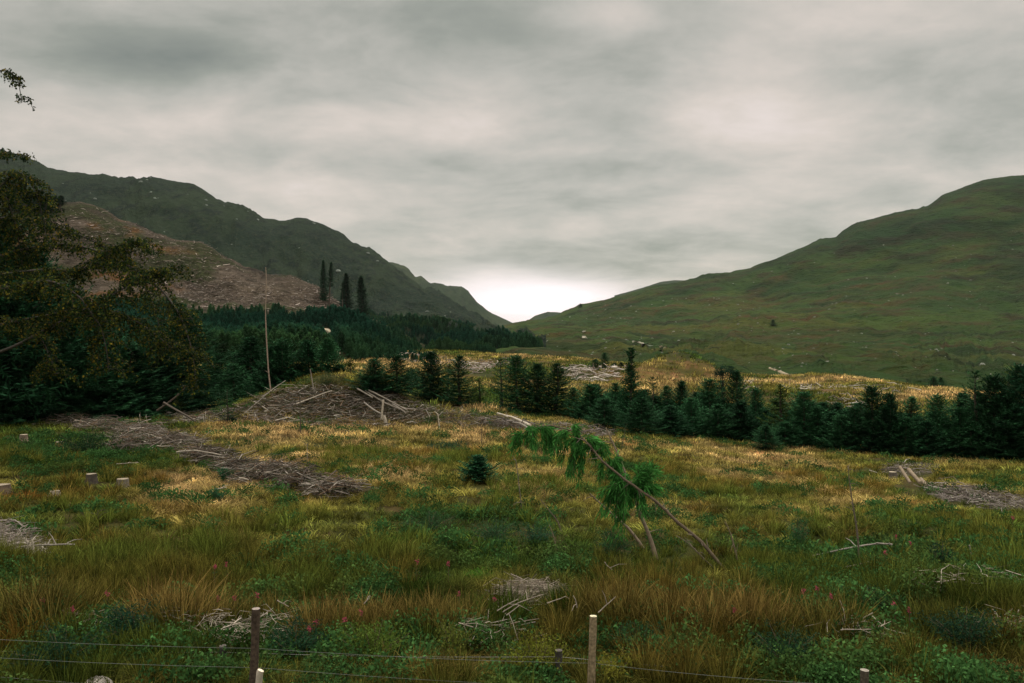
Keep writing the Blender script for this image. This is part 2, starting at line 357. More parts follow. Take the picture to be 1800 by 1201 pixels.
# mask of gold / green vegetation over the near ground, as patches found in the photo's ground
PATCH = [(1350, 868, 280, 45, .22), (650, 900, 200, 30, .12), (1500, 905, 60, 25, .25), (620, 790, 260, 42, .55), (800, 748, 170, 20, .5), (440, 762, 130, 22, .5), (1300, 790, 260, 30, .25), (300, 862, 60, 34, .5),
         (700, 855, 110, 24, .3), (980, 842, 60, 26, .3), (1160, 900, 90, 30, .3), (120, 800, 200, 55, -.6), (100, 950, 170, 60, -.25), (1700, 950, 220, 90, -.4),
         (1650, 1110, 260, 80, -.3), (850, 925, 140, 40, -.5), (1300, 985, 150, 30, -.3), (1050, 985, 260, 25, -.4), (260, 1110, 380, 50, -.45),
         (1190, 662, 95, 24, .5), (1010, 692, 60, 10, .4), (830, 636, 260, 10, .25), (1450, 668, 90, 9, .8), (1640, 692, 60, 9, .9), (860, 680, 120, 12, .3), (1720, 700, 40, 8, .9),
         (640, 655, 70, 14, .5), (1430, 708, 60, 22, -.45), (1330, 668, 80, 8, .4), (360, 640, 40, 14, .6), (760, 700, 120, 12, -.2), (1480, 820, 180, 24, .1), (370, 940, 60, 20, .4), (830, 720, 80, 9, .6)]
def goldness(px, py, x, Y):
    g = 0.30+0.16*np.exp(-((py-850)/90)**2)+0.65*fbm(x/2.2, Y/3.0, 51, 3)+0.35*fbm(x/9.0, Y/9.0, 71, 2)
    for (a, b, rx, ry, amp) in PATCH: g = g+amp*np.exp(-((px-a)/rx)**2-((py-b)/ry)**2)
    return np.clip(g+np.clip((Y-100)/160, 0, .12)+np.clip((Y-60)/40, 0, 1)*.75*fbm(x/14.0, Y/18.0, 131, 3), 0, 1)

def build_ground():
    Ys = np.concatenate([np.linspace(-400, -20, 8), np.linspace(-12, 8, 8), np.geomspace(9, 290, 560), np.array([300, 320, 345, 370, 600, 1500, 2400, 3600])])
    s = np.linspace(-1, 1, 521); s = np.sign(s)*np.abs(s)**1.05
    w = np.where(Ys < 9, 60.0+np.maximum(-Ys, 0)*2, 0.95*np.maximum(Ys, 9)+10.0+np.clip(Ys-290, 0, None)*1.2)
    w = np.where(Ys < 9, 22+np.maximum(9-Ys, 0)*1.2, w)
    Y = np.repeat(Ys[:, None], len(s), 1); X = w[:, None]*s[None, :]
    Z = ground_z(X, Y)
    Z = np.where(Y > 360, Z.min()*0+(-36.0), Z)
    # ground colour factors: golden dead grass versus green growth
    px = pcol(X, np.maximum(Y, 9)); py = prow(Z, np.maximum(Y, 9)); g = goldness(px, py, X, Y)
    c0 = np.array([.85, 1.0, .8]); c1 = np.array([3.0, 2.1, 1.9]); far = np.clip((Y-50)/40, 0, 1)
    gg = g*(0.35+0.65*far); T = c0[None, None]*(1-gg[..., None])+c1[None, None]*gg[..., None]
    v = np.stack([X, Y, Z], -1).reshape(-1, 3)
    o = mesh_obj('ground', v, grid_faces(len(Ys), len(s)), M_GROUND, smooth=True, attrs={'tint': T.reshape(-1, 3)})
    tag(o, kind='structure')
build_ground()

class Hill:
    """a real slope given by rows (forward distance, height) along columns; P(u, t) is a point on it"""
    def __init__(s, us, rows, amp, nscale, seed, aniso=(1, 1), edge=None):
        s.us = np.array(us, float); s.D = np.array([[r[0] if np.ndim(r[0]) == 0 else r[0][i] for i in range(len(us))] for r in rows], float)
        s.Z = np.array([[CAMZ-(r[1][i]-CY)*s.D[k, i]/FPX for i in range(len(us))] for k, r in enumerate(rows)], float)
        s.K = len(rows); s.amp = amp; s.ns = nscale; s.seed = seed; s.an = aniso; s.edge = edge
        s.ridge = int(np.argmin([r[1][len(us)//3] if np.ndim(r[1]) else 0 for r in rows]))
    def P(s, u, t):
        u = np.asarray(u, float).ravel(); t = np.asarray(t, float).ravel()
        Dk = np.stack([np.interp(u, s.us, s.D[k]) for k in range(s.K)]); Zk = np.stack([np.interp(u, s.us, s.Z[k]) for k in range(s.K)])
        i = np.clip(np.floor(t).astype(int), 0, s.K-2); f = t-i; n = np.arange(len(u))
        def c(A):
            p0 = A[np.maximum(i-1, 0), n]; p1 = A[i, n]; p2 = A[i+1, n]; p3 = A[np.minimum(i+2, s.K-1), n]
            return 0.5*((2*p1)+(-p0+p2)*f+(2*p0-5*p1+4*p2-p3)*f*f+(-p0+3*p1-3*p2+p3)*f**3)
        D = c(Dk); Z = c(Zk); X = (u-CX)/FPX*D
        a = (X*s.an[0]+D*s.an[1])/s.ns; b = (D*s.an[0]-X*s.an[1])/(s.ns*1.8)
        ramp = np.clip(t/1.5, 0.15, 1)*(1-.62*np.exp(-((t-(s.ridge))/.55)**2))
        Z = Z+s.amp*ramp*(fbm(a, b, s.seed, 5, 0.55))
        cr = fbm(a*3.1, b*3.1, s.seed+7, 4, .6); Z = Z+s.amp*0.45*ramp*(np.abs(cr)-.2)
        if s.edge: Z = Z+s.edge*np.clip(t/2, 0, 1)*(1.3*vnoise(u/37.0, t*2, s.seed+3)+fbm(u/13.0, t*3, s.seed+4, 4, .62)*np.clip(.5+2*vnoise(u/60.0, t, s.seed+5), .15, 1.3))
        return np.stack([X, D, Z], -1)
    def mesh(s, name, mat, nu, nt, tint=None):
        u = np.linspace(s.us[0], s.us[-1], nu); t = np.linspace(0, s.K-1, nt)
        T, U = np.meshgrid(t, u, indexing='ij'); v = s.P(U, T)
        at_ = {'tint': tint(v, U.ravel(), T.ravel()) if tint else np.ones((len(v), 3))}
        return tag(mesh_obj(name, v, grid_faces(nt, nu), mat, smooth=True, attrs=at_), kind='structure')

# left mountain; ridge points measured along its skyline
LR = [(-400, 215), (-150, 225), (0, 266), (47, 276), (83, 295), (160, 306), (213, 313), (266, 311), (340, 327), (380, 350), (413, 359), (466, 387), (500, 391), (539, 388),
      (570, 396), (605, 414), (617, 428), (659, 445), (683, 467), (706, 482), (760, 520), (805, 548), (850, 574), (905, 596), (960, 606)]
lu = np.array([a for a, b in LR], float); ly = np.array([b for a, b in LR], float)
def L_(pairs): return np.interp(lu, [p[0] for p in pairs], [p[1] for p in pairs])
left_hill = Hill(lu, [(220, L_([(-400, 640), (960, 660)])), (260, L_([(-400, 620), (300, 625), (905, 627), (960, 632)])),
    (400, L_([(-400, 570), (0, 580), (300, 590), (600, 592), (760, 598), (850, 604), (905, 611), (960, 619)])),
    (650, L_([(-400, 480), (0, 500), (300, 545), (450, 560), (605, 562), (683, 566), (760, 572), (850, 586), (905, 598), (960, 610)])),
    (900, L_([(-400, 370), (0, 400), (300, 455), (450, 490), (540, 505), (605, 518), (683, 528), (760, 547), (850, 578), (905, 596), (960, 609)])),
    (L_([(-400, 1150), (683, 1250), (960, 1300)]), ly), (1600, ly+60), (2000, ly+170)], 20, 120, 11, (0.8, 0.6), edge=6)
FR = [(560, 440), (640, 452), (677, 461), (698, 463.6), (718, 472.5), (729, 484), (741, 484), (757, 495), (780, 498), (788, 504), (811, 505.6), (823, 513), (838, 531), (866, 552), (899, 568.6), (930, 576), (1000, 590)]
fu = np.array([a for a, b in FR], float); fy = np.array([b for a, b in FR], float)
far_hill = Hill(fu, [(1500, np.maximum(fy, 560)*0+612), (1750, (fy+610)/2+8), (2000, fy*0.6+600*0.4), (2300, fy), (2700, fy+40), (3200, fy+90)], 14, 200, 31, (0.9, 0.4), edge=5)
SR = [(860, 590), (902, 568), (928, 563.6), (940, 556), (963, 549), (986, 551), (1020, 556), (1100, 570), (1200, 590)]
su = np.array([a for a, b in SR], float); sy = np.array([b for a, b in SR], float)
small_hill = Hill(su, [(2400, sy*0+612), (2700, sy+12), (2900, sy), (3300, sy+25)], 8, 160, 41)
PR = [(1080, 520), (1130, 506), (1160, 496), (1185, 492.5), (1205, 493), (1260, 497), (1400, 520)]
pu_ = np.array([a for a, b in PR], float); py_ = np.array([b for a, b in PR], float)
peak_hill = Hill(pu_, [(2600, py_*0+600), (2900, py_+30), (3100, py_), (3500, py_+25)], 8, 160, 43)
RR = [(700, 600), (860, 585), (905, 572), (950, 566), (986, 552), (1018, 537), (1053, 529), (1088, 521), (1126, 510), (1150, 504), (1199, 495), (1237, 483.5), (1266, 480), (1320, 473), (1361, 456),
      (1410, 435.5), (1444, 423), (1470, 418.7), (1485, 405.5), (1507, 392), (1556, 379), (1631, 362), (1657, 344), (1728, 319), (1800, 312), (2000, 300), (2300, 285)]
ru = np.array([a for a, b in RR], float); ry = np.array([b for a, b in RR], float)
def R_(ys): return np.interp(ru, [700, 905, 1000, 1100, 1200, 1350, 1500, 1650, 1800, 2300], ys)
right_hill = Hill(ru, [(205, R_([690, 680, 680, 690, 690, 705, 710, 725, 740, 740])), (260, R_([650, 632, 634, 640, 648, 660, 670, 684, 700, 705])), (400, R_([632, 612, 615, 620, 626, 636, 643, 650, 657, 660])),
    (650, R_([618, 597, 594, 598, 602, 610, 612, 615, 617, 617])), (900, R_([606, 588, 578, 576, 575, 575, 560, 550, 545, 525])),
    (1200, R_([602, 580, 565, 553, 543, 528, 488, 455, 435, 405])), (np.interp(ru, [700, 905, 1000, 1100, 2300], [1900, 1900, 1700, 1500, 1450]), ry),
    (2100, ry+40), (2600, ry+130)], 12, 95, 61, (1, .3), edge=2.5)
def right_tint(v, u, t):
    # brown bracken and bleached grass low on the slope, darker and bluer high up
    z = np.clip((v[:, 2]-20)/180, 0, 1); n = fbm(v[:, 0]/160, v[:, 1]/70, 5, 4)+0.5*fbm(v[:, 0]/40, v[:, 1]/14, 6, 3)
    low = np.array([1.05, 1.0, .85]); high = np.array([.52, .68, .80]); br = np.array([1.5, .95, .8])
    T = low*(1-z[:, None])+high*z[:, None]; hd = np.clip(1-np.abs(fbm(v[:, 0]/120+v[:, 1]/200, v[:, 1]/90, 8, 4))*5, 0, 1)[:, None]; T = T*(1-.5*hd); k = np.clip(n*2.2, 0, 1)[:, None]*(1-z[:, None]*.7)  # dark bands: heather patches that also put gully shade into the tint
    return T*(1-k)+br*k
left_hill.mesh('hill', M_LEFTHILL, 620, 330)
far_hill.mesh('hill', M_FARHILL, 300, 160)
small_hill.mesh('hill', M_FARHILL, 120, 50)
peak_hill.mesh('hill', M_FARHILL, 90, 40)
right_hill.mesh('hill', M_RIGHTHILL, 760, 420, right_tint)

# felled spur on the left, with the young plantation along its foot
CR = [(-400, 330), (-100, 350), (0, 362), (60, 364), (117, 361), (141, 358.6), (170, 365), (192, 376), (213, 389), (240, 397), (269, 410), (306, 421), (350, 425), (383, 446), (416, 463), (432, 470),
      (488, 483), (517, 490), (539, 501), (560, 507), (587, 527), (606, 541), (640, 556), (700, 585), (780, 625), (860, 660)]
cu = np.array([a for a, b in CR], float); cy = np.array([b for a, b in CR], float)
def C_(pairs): return np.interp(cu, [p[0] for p in pairs], [p[1] for p in pairs])
spur = Hill(cu, [(130, C_([(-400, 665), (860, 690)])), (165, C_([(-400, 620), (600, 628), (700, 640), (860, 675)])), (205, C_([(-400, 580), (300, 592), (600, 600), (700, 620), (860, 670)])),
    (255, C_([(-400, 540), (300, 556), (500, 566), (600, 572), (700, 604), (860, 667)])), (320, C_([(-400, 450), (0, 470), (200, 490), (300, 505), (450, 530), (600, 556), (700, 595), (860, 664)])),
    (390, cy), (450, cy+28), (520, cy+80)], 3.2, 26, 81, (1, .4), edge=1.2)
def spur_tint(v, u, t):
    py = prow(v[:, 2], v[:, 1]); n = fbm(v[:, 0]/14, v[:, 1]/14, 15, 4); n2 = fbm(v[:, 0]/30, v[:, 1]/20, 17, 3)
    T = np.ones((len(v), 3))*np.array([1.0, 1.0, 1.0]); T = T*(1+0.9*n)[:, None]
    green = np.array([.42, .62, .30]); og = np.array([1.5, .9, .42])
    k = np.clip(-n2*5-0.35+np.clip((300-u)/500, 0, .5), 0, 1)[:, None]; T = T*(1-k)+green*k
    k = np.clip(n*4-1.0, 0, 1)[:, None]*np.clip((420-u)/200, 0, 1)[:, None]; T = T*(1-k)+og*k
    pl = np.clip((py-(549+np.clip(u-450, 0, 150)*0.05))/5, 0, 1)[:, None]   # plantation floor: rough green
    return T*(1-pl)+np.array([.35, .5, .25])*pl
spur_o = spur.mesh('hillside', M_CLEARED, 460, 240, spur_tint)

# ------------------------------------------------------------------ instanced ground cover ("stuff")
def stuff(name, variants, pts, idx, rz, scl, root, tip, label, cat_, tilt=None):
    """one object: a cloud of points that carries its tufts as geometry-node instances"""
    n = len(pts); me = bpy.data.meshes.new(name); me.vertices.add(n); me.vertices.foreach_set('co', np.asarray(pts, np.float32).ravel())
    def A(nm, ty, key, arr): a = me.attributes.new(nm, ty, 'POINT'); a.data.foreach_set(key, np.ascontiguousarray(arr).ravel())
    A('idx', 'INT', 'value', np.asarray(idx, np.int32))
    rot = np.zeros((n, 3), np.float32); rot[:, 2] = rz
    if tilt is not None: rot[:, :2] = tilt
    A('rot', 'FLOAT_VECTOR', 'vector', rot)
    A('scl', 'FLOAT_VECTOR', 'vector', np.asarray(scl, np.float32))
    one = np.ones((n, 1), np.float32)
    A('root', 'FLOAT_COLOR', 'color', np.hstack([np.asarray(root, np.float32), one])); A('tip', 'FLOAT_COLOR', 'color', np.hstack([np.asarray(tip, np.float32), one]))
    o = bpy.data.objects.new(name, me); COL.objects.link(o)
    coll = bpy.data.collections.new(name+'_kinds')
    for i, vo in enumerate(variants):
        if vo.name in COL.objects: COL.objects.unlink(vo)
        coll.objects.link(vo)
    ng = bpy.data.node_groups.new(name+'_scatter', 'GeometryNodeTree')
    ng.interface.new_socket('Geometry', in_out='INPUT', socket_type='NodeSocketGeometry'); ng.interface.new_socket('Geometry', in_out='OUTPUT', socket_type='NodeSocketGeometry')
    N = ng.nodes.new; L = ng.links.new
    gi = N('NodeGroupInput'); go = N('NodeGroupOutput'); ip = N('GeometryNodeInstanceOnPoints'); ci = N('GeometryNodeCollectionInfo')
    ci.inputs['Collection'].default_value = coll; ci.inputs['Separate Children'].default_value = True; ci.inputs['Reset Children'].default_value = True
    def NA(nm, ty): a = N('GeometryNodeInputNamedAttribute'); a.data_type = ty; a.inputs['Name'].default_value = nm; return a.outputs['Attribute']
    L(gi.outputs[0], ip.inputs['Points']); L(ci.outputs[0], ip.inputs['Instance']); ip.inputs['Pick Instance'].default_value = True
    L(NA('idx', 'INT'), ip.inputs['Instance Index']); L(NA('scl', 'FLOAT_VECTOR'), ip.inputs['Scale'])
    er = N('FunctionNodeEulerToRotation'); L(NA('rot', 'FLOAT_VECTOR'), er.inputs[0]); L(er.outputs[0], ip.inputs['Rotation'])
    L(ip.outputs[0], go.inputs[0])
    md = o.modifiers.new('scatter', 'NODES'); md.node_group = ng
    me.materials.append(M_BLADE)
    return tag(o, label, cat_, kind='stuff')

def blades(name, n, h, rad, spread, width, droop, seg=3, hv=0.35):
    """a tuft: n curved tapering blades"""
    a = rng.random(n)*2*math.pi; r = rad*np.sqrt(rng.random(n)); base = np.stack([r*np.cos(a), r*np.sin(a), np.full(n, -0.05)], 1)
    lean = a+(rng.random(n)-0.5)*1.6; hh = h*(1-hv+2*hv*rng.random(n))*(1-0.35*(r/rad)); sp = spread*(0.15+0.85*rng.random(n))*(0.4+r/rad)
    dirx = np.cos(lean); diry = np.sin(lean); fw = rng.random(n)*math.pi
    sx = np.cos(fw); sy = np.sin(fw); vs = []; hs = []
    for k in range(seg+1):
        t = k/seg; w = width*(1-t**1.5)*(0.7+0.6*rng.random(n)) if k < seg else np.full(n, width*0.08)
        off = sp*hh*(t**1.6)*1.0; z = hh*(t-droop*t**3*sp/ max(spread, 1e-3))
        c = base+np.stack([dirx*off, diry*off, z], 1); sv = np.stack([sx*w/2, sy*w/2, np.zeros(n)], 1)
        vs += [c-sv, c+sv]; hs += [np.full(n, t)]*2
    V = np.stack(vs, 1).reshape(-1, 3); H = np.stack(hs, 1).reshape(-1); m = 2*(seg+1)
    q = np.concatenate([np.arange(n)[:, None]*m+np.array([2*k, 2*k+1, 2*k+3, 2*k+2])[None] for k in range(seg)])
    K = np.repeat(0.3+1.5*rng.random(n)**1.5, m)
    return mesh_obj(name, V, q, M_BLADE, attrs={'h': H, 'k': K})
def leafclump(name, n, rad, h, L0, W0):
    """low leafy growth: small leaves through a dome, on thin stems"""
    a = rng.random(n)*2*math.pi; r = rad*np.sqrt(rng.random(n)); zt = h*np.sqrt(np.clip(1-(r/rad)**2, 0, 1))*(0.75+0.5*rng.random(n)); z = zt*(0.25+0.75*rng.random(n)**0.6)
    p = np.stack([r*np.cos(a), r*np.sin(a), z], 1); d = unit(rng.normal(size=(n, 3))+np.array([0, 0, .3])); s = unit(np.cross(d, rng.normal(size=(n, 3))))
    L = L0*(0.6+0.8*rng.random(n))[:, None]; W = W0*(0.7+0.6*rng.random(n))[:, None]
    V = np.stack([p, p+d*L*.45+s*W*.5, p+d*L, p+d*L*.45-s*W*.5], 1).reshape(-1, 3)
    return mesh_obj(name, V, np.arange(4*n).reshape(n, 4), M_BLADE, attrs={'h': np.repeat(np.clip(z/h, 0, 1), 4), 'k': np.repeat(0.55+0.9*rng.random(n), 4)})

def build_grass():
    V = []
    for w, m in ((1.0, 1.0), (1.9, .55)):       # near tufts 0-9, then the same kinds with coarser blades 10-19
        for i in range(3): V.append(blades('grass_tuft', int(56*m), 0.27, 0.24, 1.2, 0.012*w, 0.4))       # fine green grass
        for i in range(3): V.append(blades('grass_tuft', int(76*m), 0.60, 0.15, 0.75, 0.015*w, 0.15, hv=.3))        # rush
        for i in range(2): V.append(blades('grass_tuft', int(90*m), 0.42, 0.16, 1.5, 0.012*w, 0.5))        # arching moor grass
        for i in range(2): V.append(leafclump('grass_tuft', int(260*m), 0.34, 0.28, 0.045*w**.6, 0.028*w**.6))         # leafy
    for i in range(3): V.append(blades('grass_tuft', 24, 0.34, 0.28, 1.2, 0.042, 0.35, seg=2))   # 20-22 mid-distance grass
    for i in range(2): V.append(leafclump('grass_tuft', 80, 0.45, 0.34, 0.10, 0.065))           # 23-24 mid-distance leafy
    for i in range(2): V.append(blades('grass_tuft', 20, 0.70, 0.9, 0.9, 0.12, 0.3, seg=2))     # 25-26 far grass
    for i, o in enumerate(V): o.name = 'kind_%02d' % i
    for i, o in enumerate(V): o.name = 'grass_tuft.%03d' % (i+1)
    assert [o.name for o in V] == sorted(o.name for o in V)
    # points
    def pts(n, y0, y1, margin):
        Y = np.sqrt(y0**2+(y1**2-y0**2)*rng.random(n)); x = (rng.random(n)*2-1)*(Y*0.66+margin)
        return x, Y
    xs, Ys, ks = [], [], []
    for (n, y0, y1, m, k) in ((5000, 8.2, 18, 2.5, 0), (11000, 18, 34, 2, 3), (22000, 34, 64, 2, 1), (26000, 60, 225, 2, 2)):
        x, Y = pts(n, y0, y1, m); xs.append(x); Ys.append(Y); ks.append(np.full(n, k))
    x = np.concatenate(xs); Y = np.concatenate(Ys); k = np.concatenate(ks); z = ground_z(x, Y); px = pcol(x, Y); py = prow(z, Y)
    g = goldness(px, py, x, Y); n = len(x); R = rng.random(n)
    bare = np.zeros(n)
    py0 = py
    for (a, b, rx, ry) in BARE: bare = np.maximum(bare, np.exp(-(((px-a)/rx)**2+((py-b)/ry)**2)**2))
    idx = np.zeros(n, int); S = np.ones(n)
    near = (k == 0) | (k == 3); lod = np.where(k == 3, 10, 0)
    rushz = np.clip(fbm(x/3.2, Y/3.2, 91, 2)*2.4+np.where(py > 960, .4, .0), 0, 1)
    leafz = np.clip(fbm(x/1.3, Y/1.6, 95, 3)*2.0+0.0, 0, 1)*np.where(py < 960, .6, 1)
    for (a, b, rx, ry) in ((850, 925, 120, 35), (260, 1130, 220, 40), (620, 1140, 160, 40), (1150, 1140, 260, 40), (150, 805, 150, 30), (1600, 1000, 150, 60)): leafz = np.maximum(leafz, .6*np.exp(-((px-a)/rx)**2-((py-b)/ry)**2))
    typ = np.where(R < 0.5*leafz, 3, np.where(R < 0.5*leafz+0.45*rushz, 1, np.where(R > 1-0.45*g-0.16, 2, 0)))
    r3 = rng.integers(0, 3, n); r2 = rng.integers(0, 2, n)
    idx = np.where(near, np.select([typ == 0, typ == 1, typ == 2], [r3, 3+r3, 6+r2], 8+r2)+lod, np.where(k == 1, np.where(typ == 3, 23+r2, 20+r3), 25+r2))
    S = np.where(near, np.select([typ == 0, typ == 1, typ == 2], [.8+.6*rng.random(n), .6+.55*rng.random(n), .6+.5*rng.random(n)], .8+.7*rng.random(n)), np.where(k == 1, .75+.6*rng.random(n), .55+.6*rng.random(n)))
    S = S*(1-.5*np.exp(-((px-1170)/150)**2-((py-985)/38)**2))*np.where(near & (py < 960), .8, 1.0)*np.where(k == 1, np.where(py > 770, .72, .8), 1)
    keep = rng.random(n) > bare*(.90+.5*(vnoise(x/.8, Y/.8, 401)))
    onm = (np.exp(-(((px-600)/150)**2+((py-712)/26)**2)**2) > .4); keep |= onm & (rng.random(n) < .7) & (k == 1); S = np.where(onm, S*.6, S)
    keep &= ~((k == 2) & (typ == 3) & (R > .2))
    # colours (albedo)
    gr = np.array([.074, .115, .018]); dk = np.array([.028, .060, .014]); ol = np.array([.185, .160, .036]); go = np.array([.40, .275, .12]); orr = np.array([.33, .18, .045])
    q = rng.random(n)[:, None]; gcl = g[:, None]
    low = gr*(1-q)+dk*q; mid = np.clip(gcl*2, 0, 1); hi = np.clip(gcl*2-1, 0, 1)
    c = low*(1-mid)+ol*mid; c = c*(1-hi)+go*hi
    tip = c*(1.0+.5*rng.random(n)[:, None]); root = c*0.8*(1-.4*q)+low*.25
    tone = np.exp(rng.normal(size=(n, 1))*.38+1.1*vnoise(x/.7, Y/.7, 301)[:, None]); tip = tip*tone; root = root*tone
    isr = ((typ == 1) & near)[:, None]; rt = (gr*.75+ol*.2)*(0.7+.6*q); on = np.clip(.1+1.3*fbm(x/2.0, Y/2.0, 99, 2)+.25*g, 0, 1)[:, None]
    root = np.where(isr, rt, root); tip = np.where(isr, rt*(1-on)*1.5+orr*on*(.7+.5*q), tip)
    low_ = (1-.42*np.clip((py-930)/150, 0, 1))[:, None]; tip = tip*low_; root = root*low_     # grass and rush colours darken towards the fence
    isl = (typ == 3)[:, None]; lc = np.array([.032, .078, .022])*(0.65+1.1*q); yl = np.clip(fbm(x/1.7, Y/1.7, 103, 2)*3-.6, 0, 1)[:, None]; lc = lc*(1-yl)+np.array([.075, .10, .022])*yl
    root = np.where(isl, lc*.75, root); tip = np.where(isl, lc*1.15, tip)
    tip = np.where((k == 2)[:, None]&(gcl > .5), tip*1.3, tip)
    rd = (vnoise(x/1.5, Y/1.5, 123)+.3*rng.random(n) > .56)[:, None] & (k != 2)[:, None]
    tip = np.where(rd, tip*np.array([1.25, .85, .85]), tip)
    sc = np.stack([S, S, S*(.8+.4*rng.random(n))], 1)
    # individually placed big tussocks
    E = []
    for (a, b, s, ti, gg) in TUSSOCKS:
        D = ground_hit(a, b); 
        for j in range(8):
            xx = (a-CX)/FPX*D+rng.normal()*.24*s; yy = D+rng.normal()*.16*s; E.append((xx, yy, float(ground_z(xx, yy)), s*(.85+.3*rng.random()), ti, gg))
    E = np.array(E); m = len(E); eg = E[:, 5][:, None]
    et = rt[:m]*0+(gr*.6)*(1-eg)+(orr*.65+go*.35)*eg*.8; er_ = gr*.7*(1-eg*.6)+ol*.6*eg
    P = np.concatenate([np.stack([x, Y, z], 1)[keep], E[:, :3]])
    far_e = np.where(E[:, 1] > 18, 10, 0)
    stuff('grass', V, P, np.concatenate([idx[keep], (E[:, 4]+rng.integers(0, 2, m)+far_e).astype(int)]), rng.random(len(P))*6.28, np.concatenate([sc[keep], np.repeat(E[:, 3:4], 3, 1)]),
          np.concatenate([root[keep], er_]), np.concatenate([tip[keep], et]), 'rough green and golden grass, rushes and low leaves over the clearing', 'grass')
BARE = [(200, 762, 110, 9), (300, 788, 60, 11), (420, 826, 80, 10), (560, 866, 75, 8), (600, 715, 150, 20), (740, 722, 120, 16), (900, 745, 90, 10), (930, 1035, 45, 16), (1700, 875, 100, 16), (1600, 835, 60, 10), (1040, 660, 60, 12), (30, 965, 60, 22), (350, 735, 60, 12), (1050, 765, 60, 6), (820, 655, 60, 14), (160, 856, 22, 8), (217, 858, 22, 8), (42, 780, 18, 6), (105, 790, 18, 6), (5, 868, 24, 8), (96, 874, 22, 8), (842, 862, 24, 12), (1600, 856, 36, 14)]
TUSSOCKS = [(285, 893, 1.25, 6, .8), (325, 900, 1.2, 6, .85), (250, 890, 1.0, 6, .6), (130, 1105, 1.5, 3, .5), (60, 1100, 1.4, 3, .3), (290, 1105, 1.6, 3, .75), (340, 1095, 1.4, 3, .7), (430, 1080, 1.2, 3, .5), (560, 1110, 1.3, 3, .6),
    (620, 1100, 1.4, 3, .75), (700, 1100, 1.3, 3, .6), (770, 1100, 1.2, 3, .55), (865, 1080, 1.3, 3, .02), (990, 1070, 1.0, 3, .0), (1060, 1085, 1.3, 3, .5), (1130, 1090, 1.5, 3, .55), (1200, 1100, 1.4, 3, .6), (1260, 1110, 1.5, 3, .75), (1330, 1110, 1.3, 3, .7),
    (1190, 1150, 1.2, 6, .6), (750, 1190, 1.3, 6, .6), (1550, 1170, 1.3, 6, .35), (1450, 1130, 1.3, 3, .45), (1650, 1120, 1.2, 3, .2), (1500, 935, 1.0, 6, .55), (680, 870, 1.0, 6, .6), (640, 865, .9, 6, .6), (960, 850, 1.1, 6, .75), (1310, 850, 1.0, 6, .75),
    (1180, 835, .8, 6, .8), (400, 970, 1.1, 6, .4), (250, 960, 1.0, 6, .45), (560, 985, 1.0, 6, .6), (1750, 1000, 1.0, 6, .4), (1690, 925, .9, 6, .5), (880, 760, 1.0, 6, .7), (940, 770, 1.0, 6, .7), (780, 765, 1.0, 6, .7)]
build_grass()

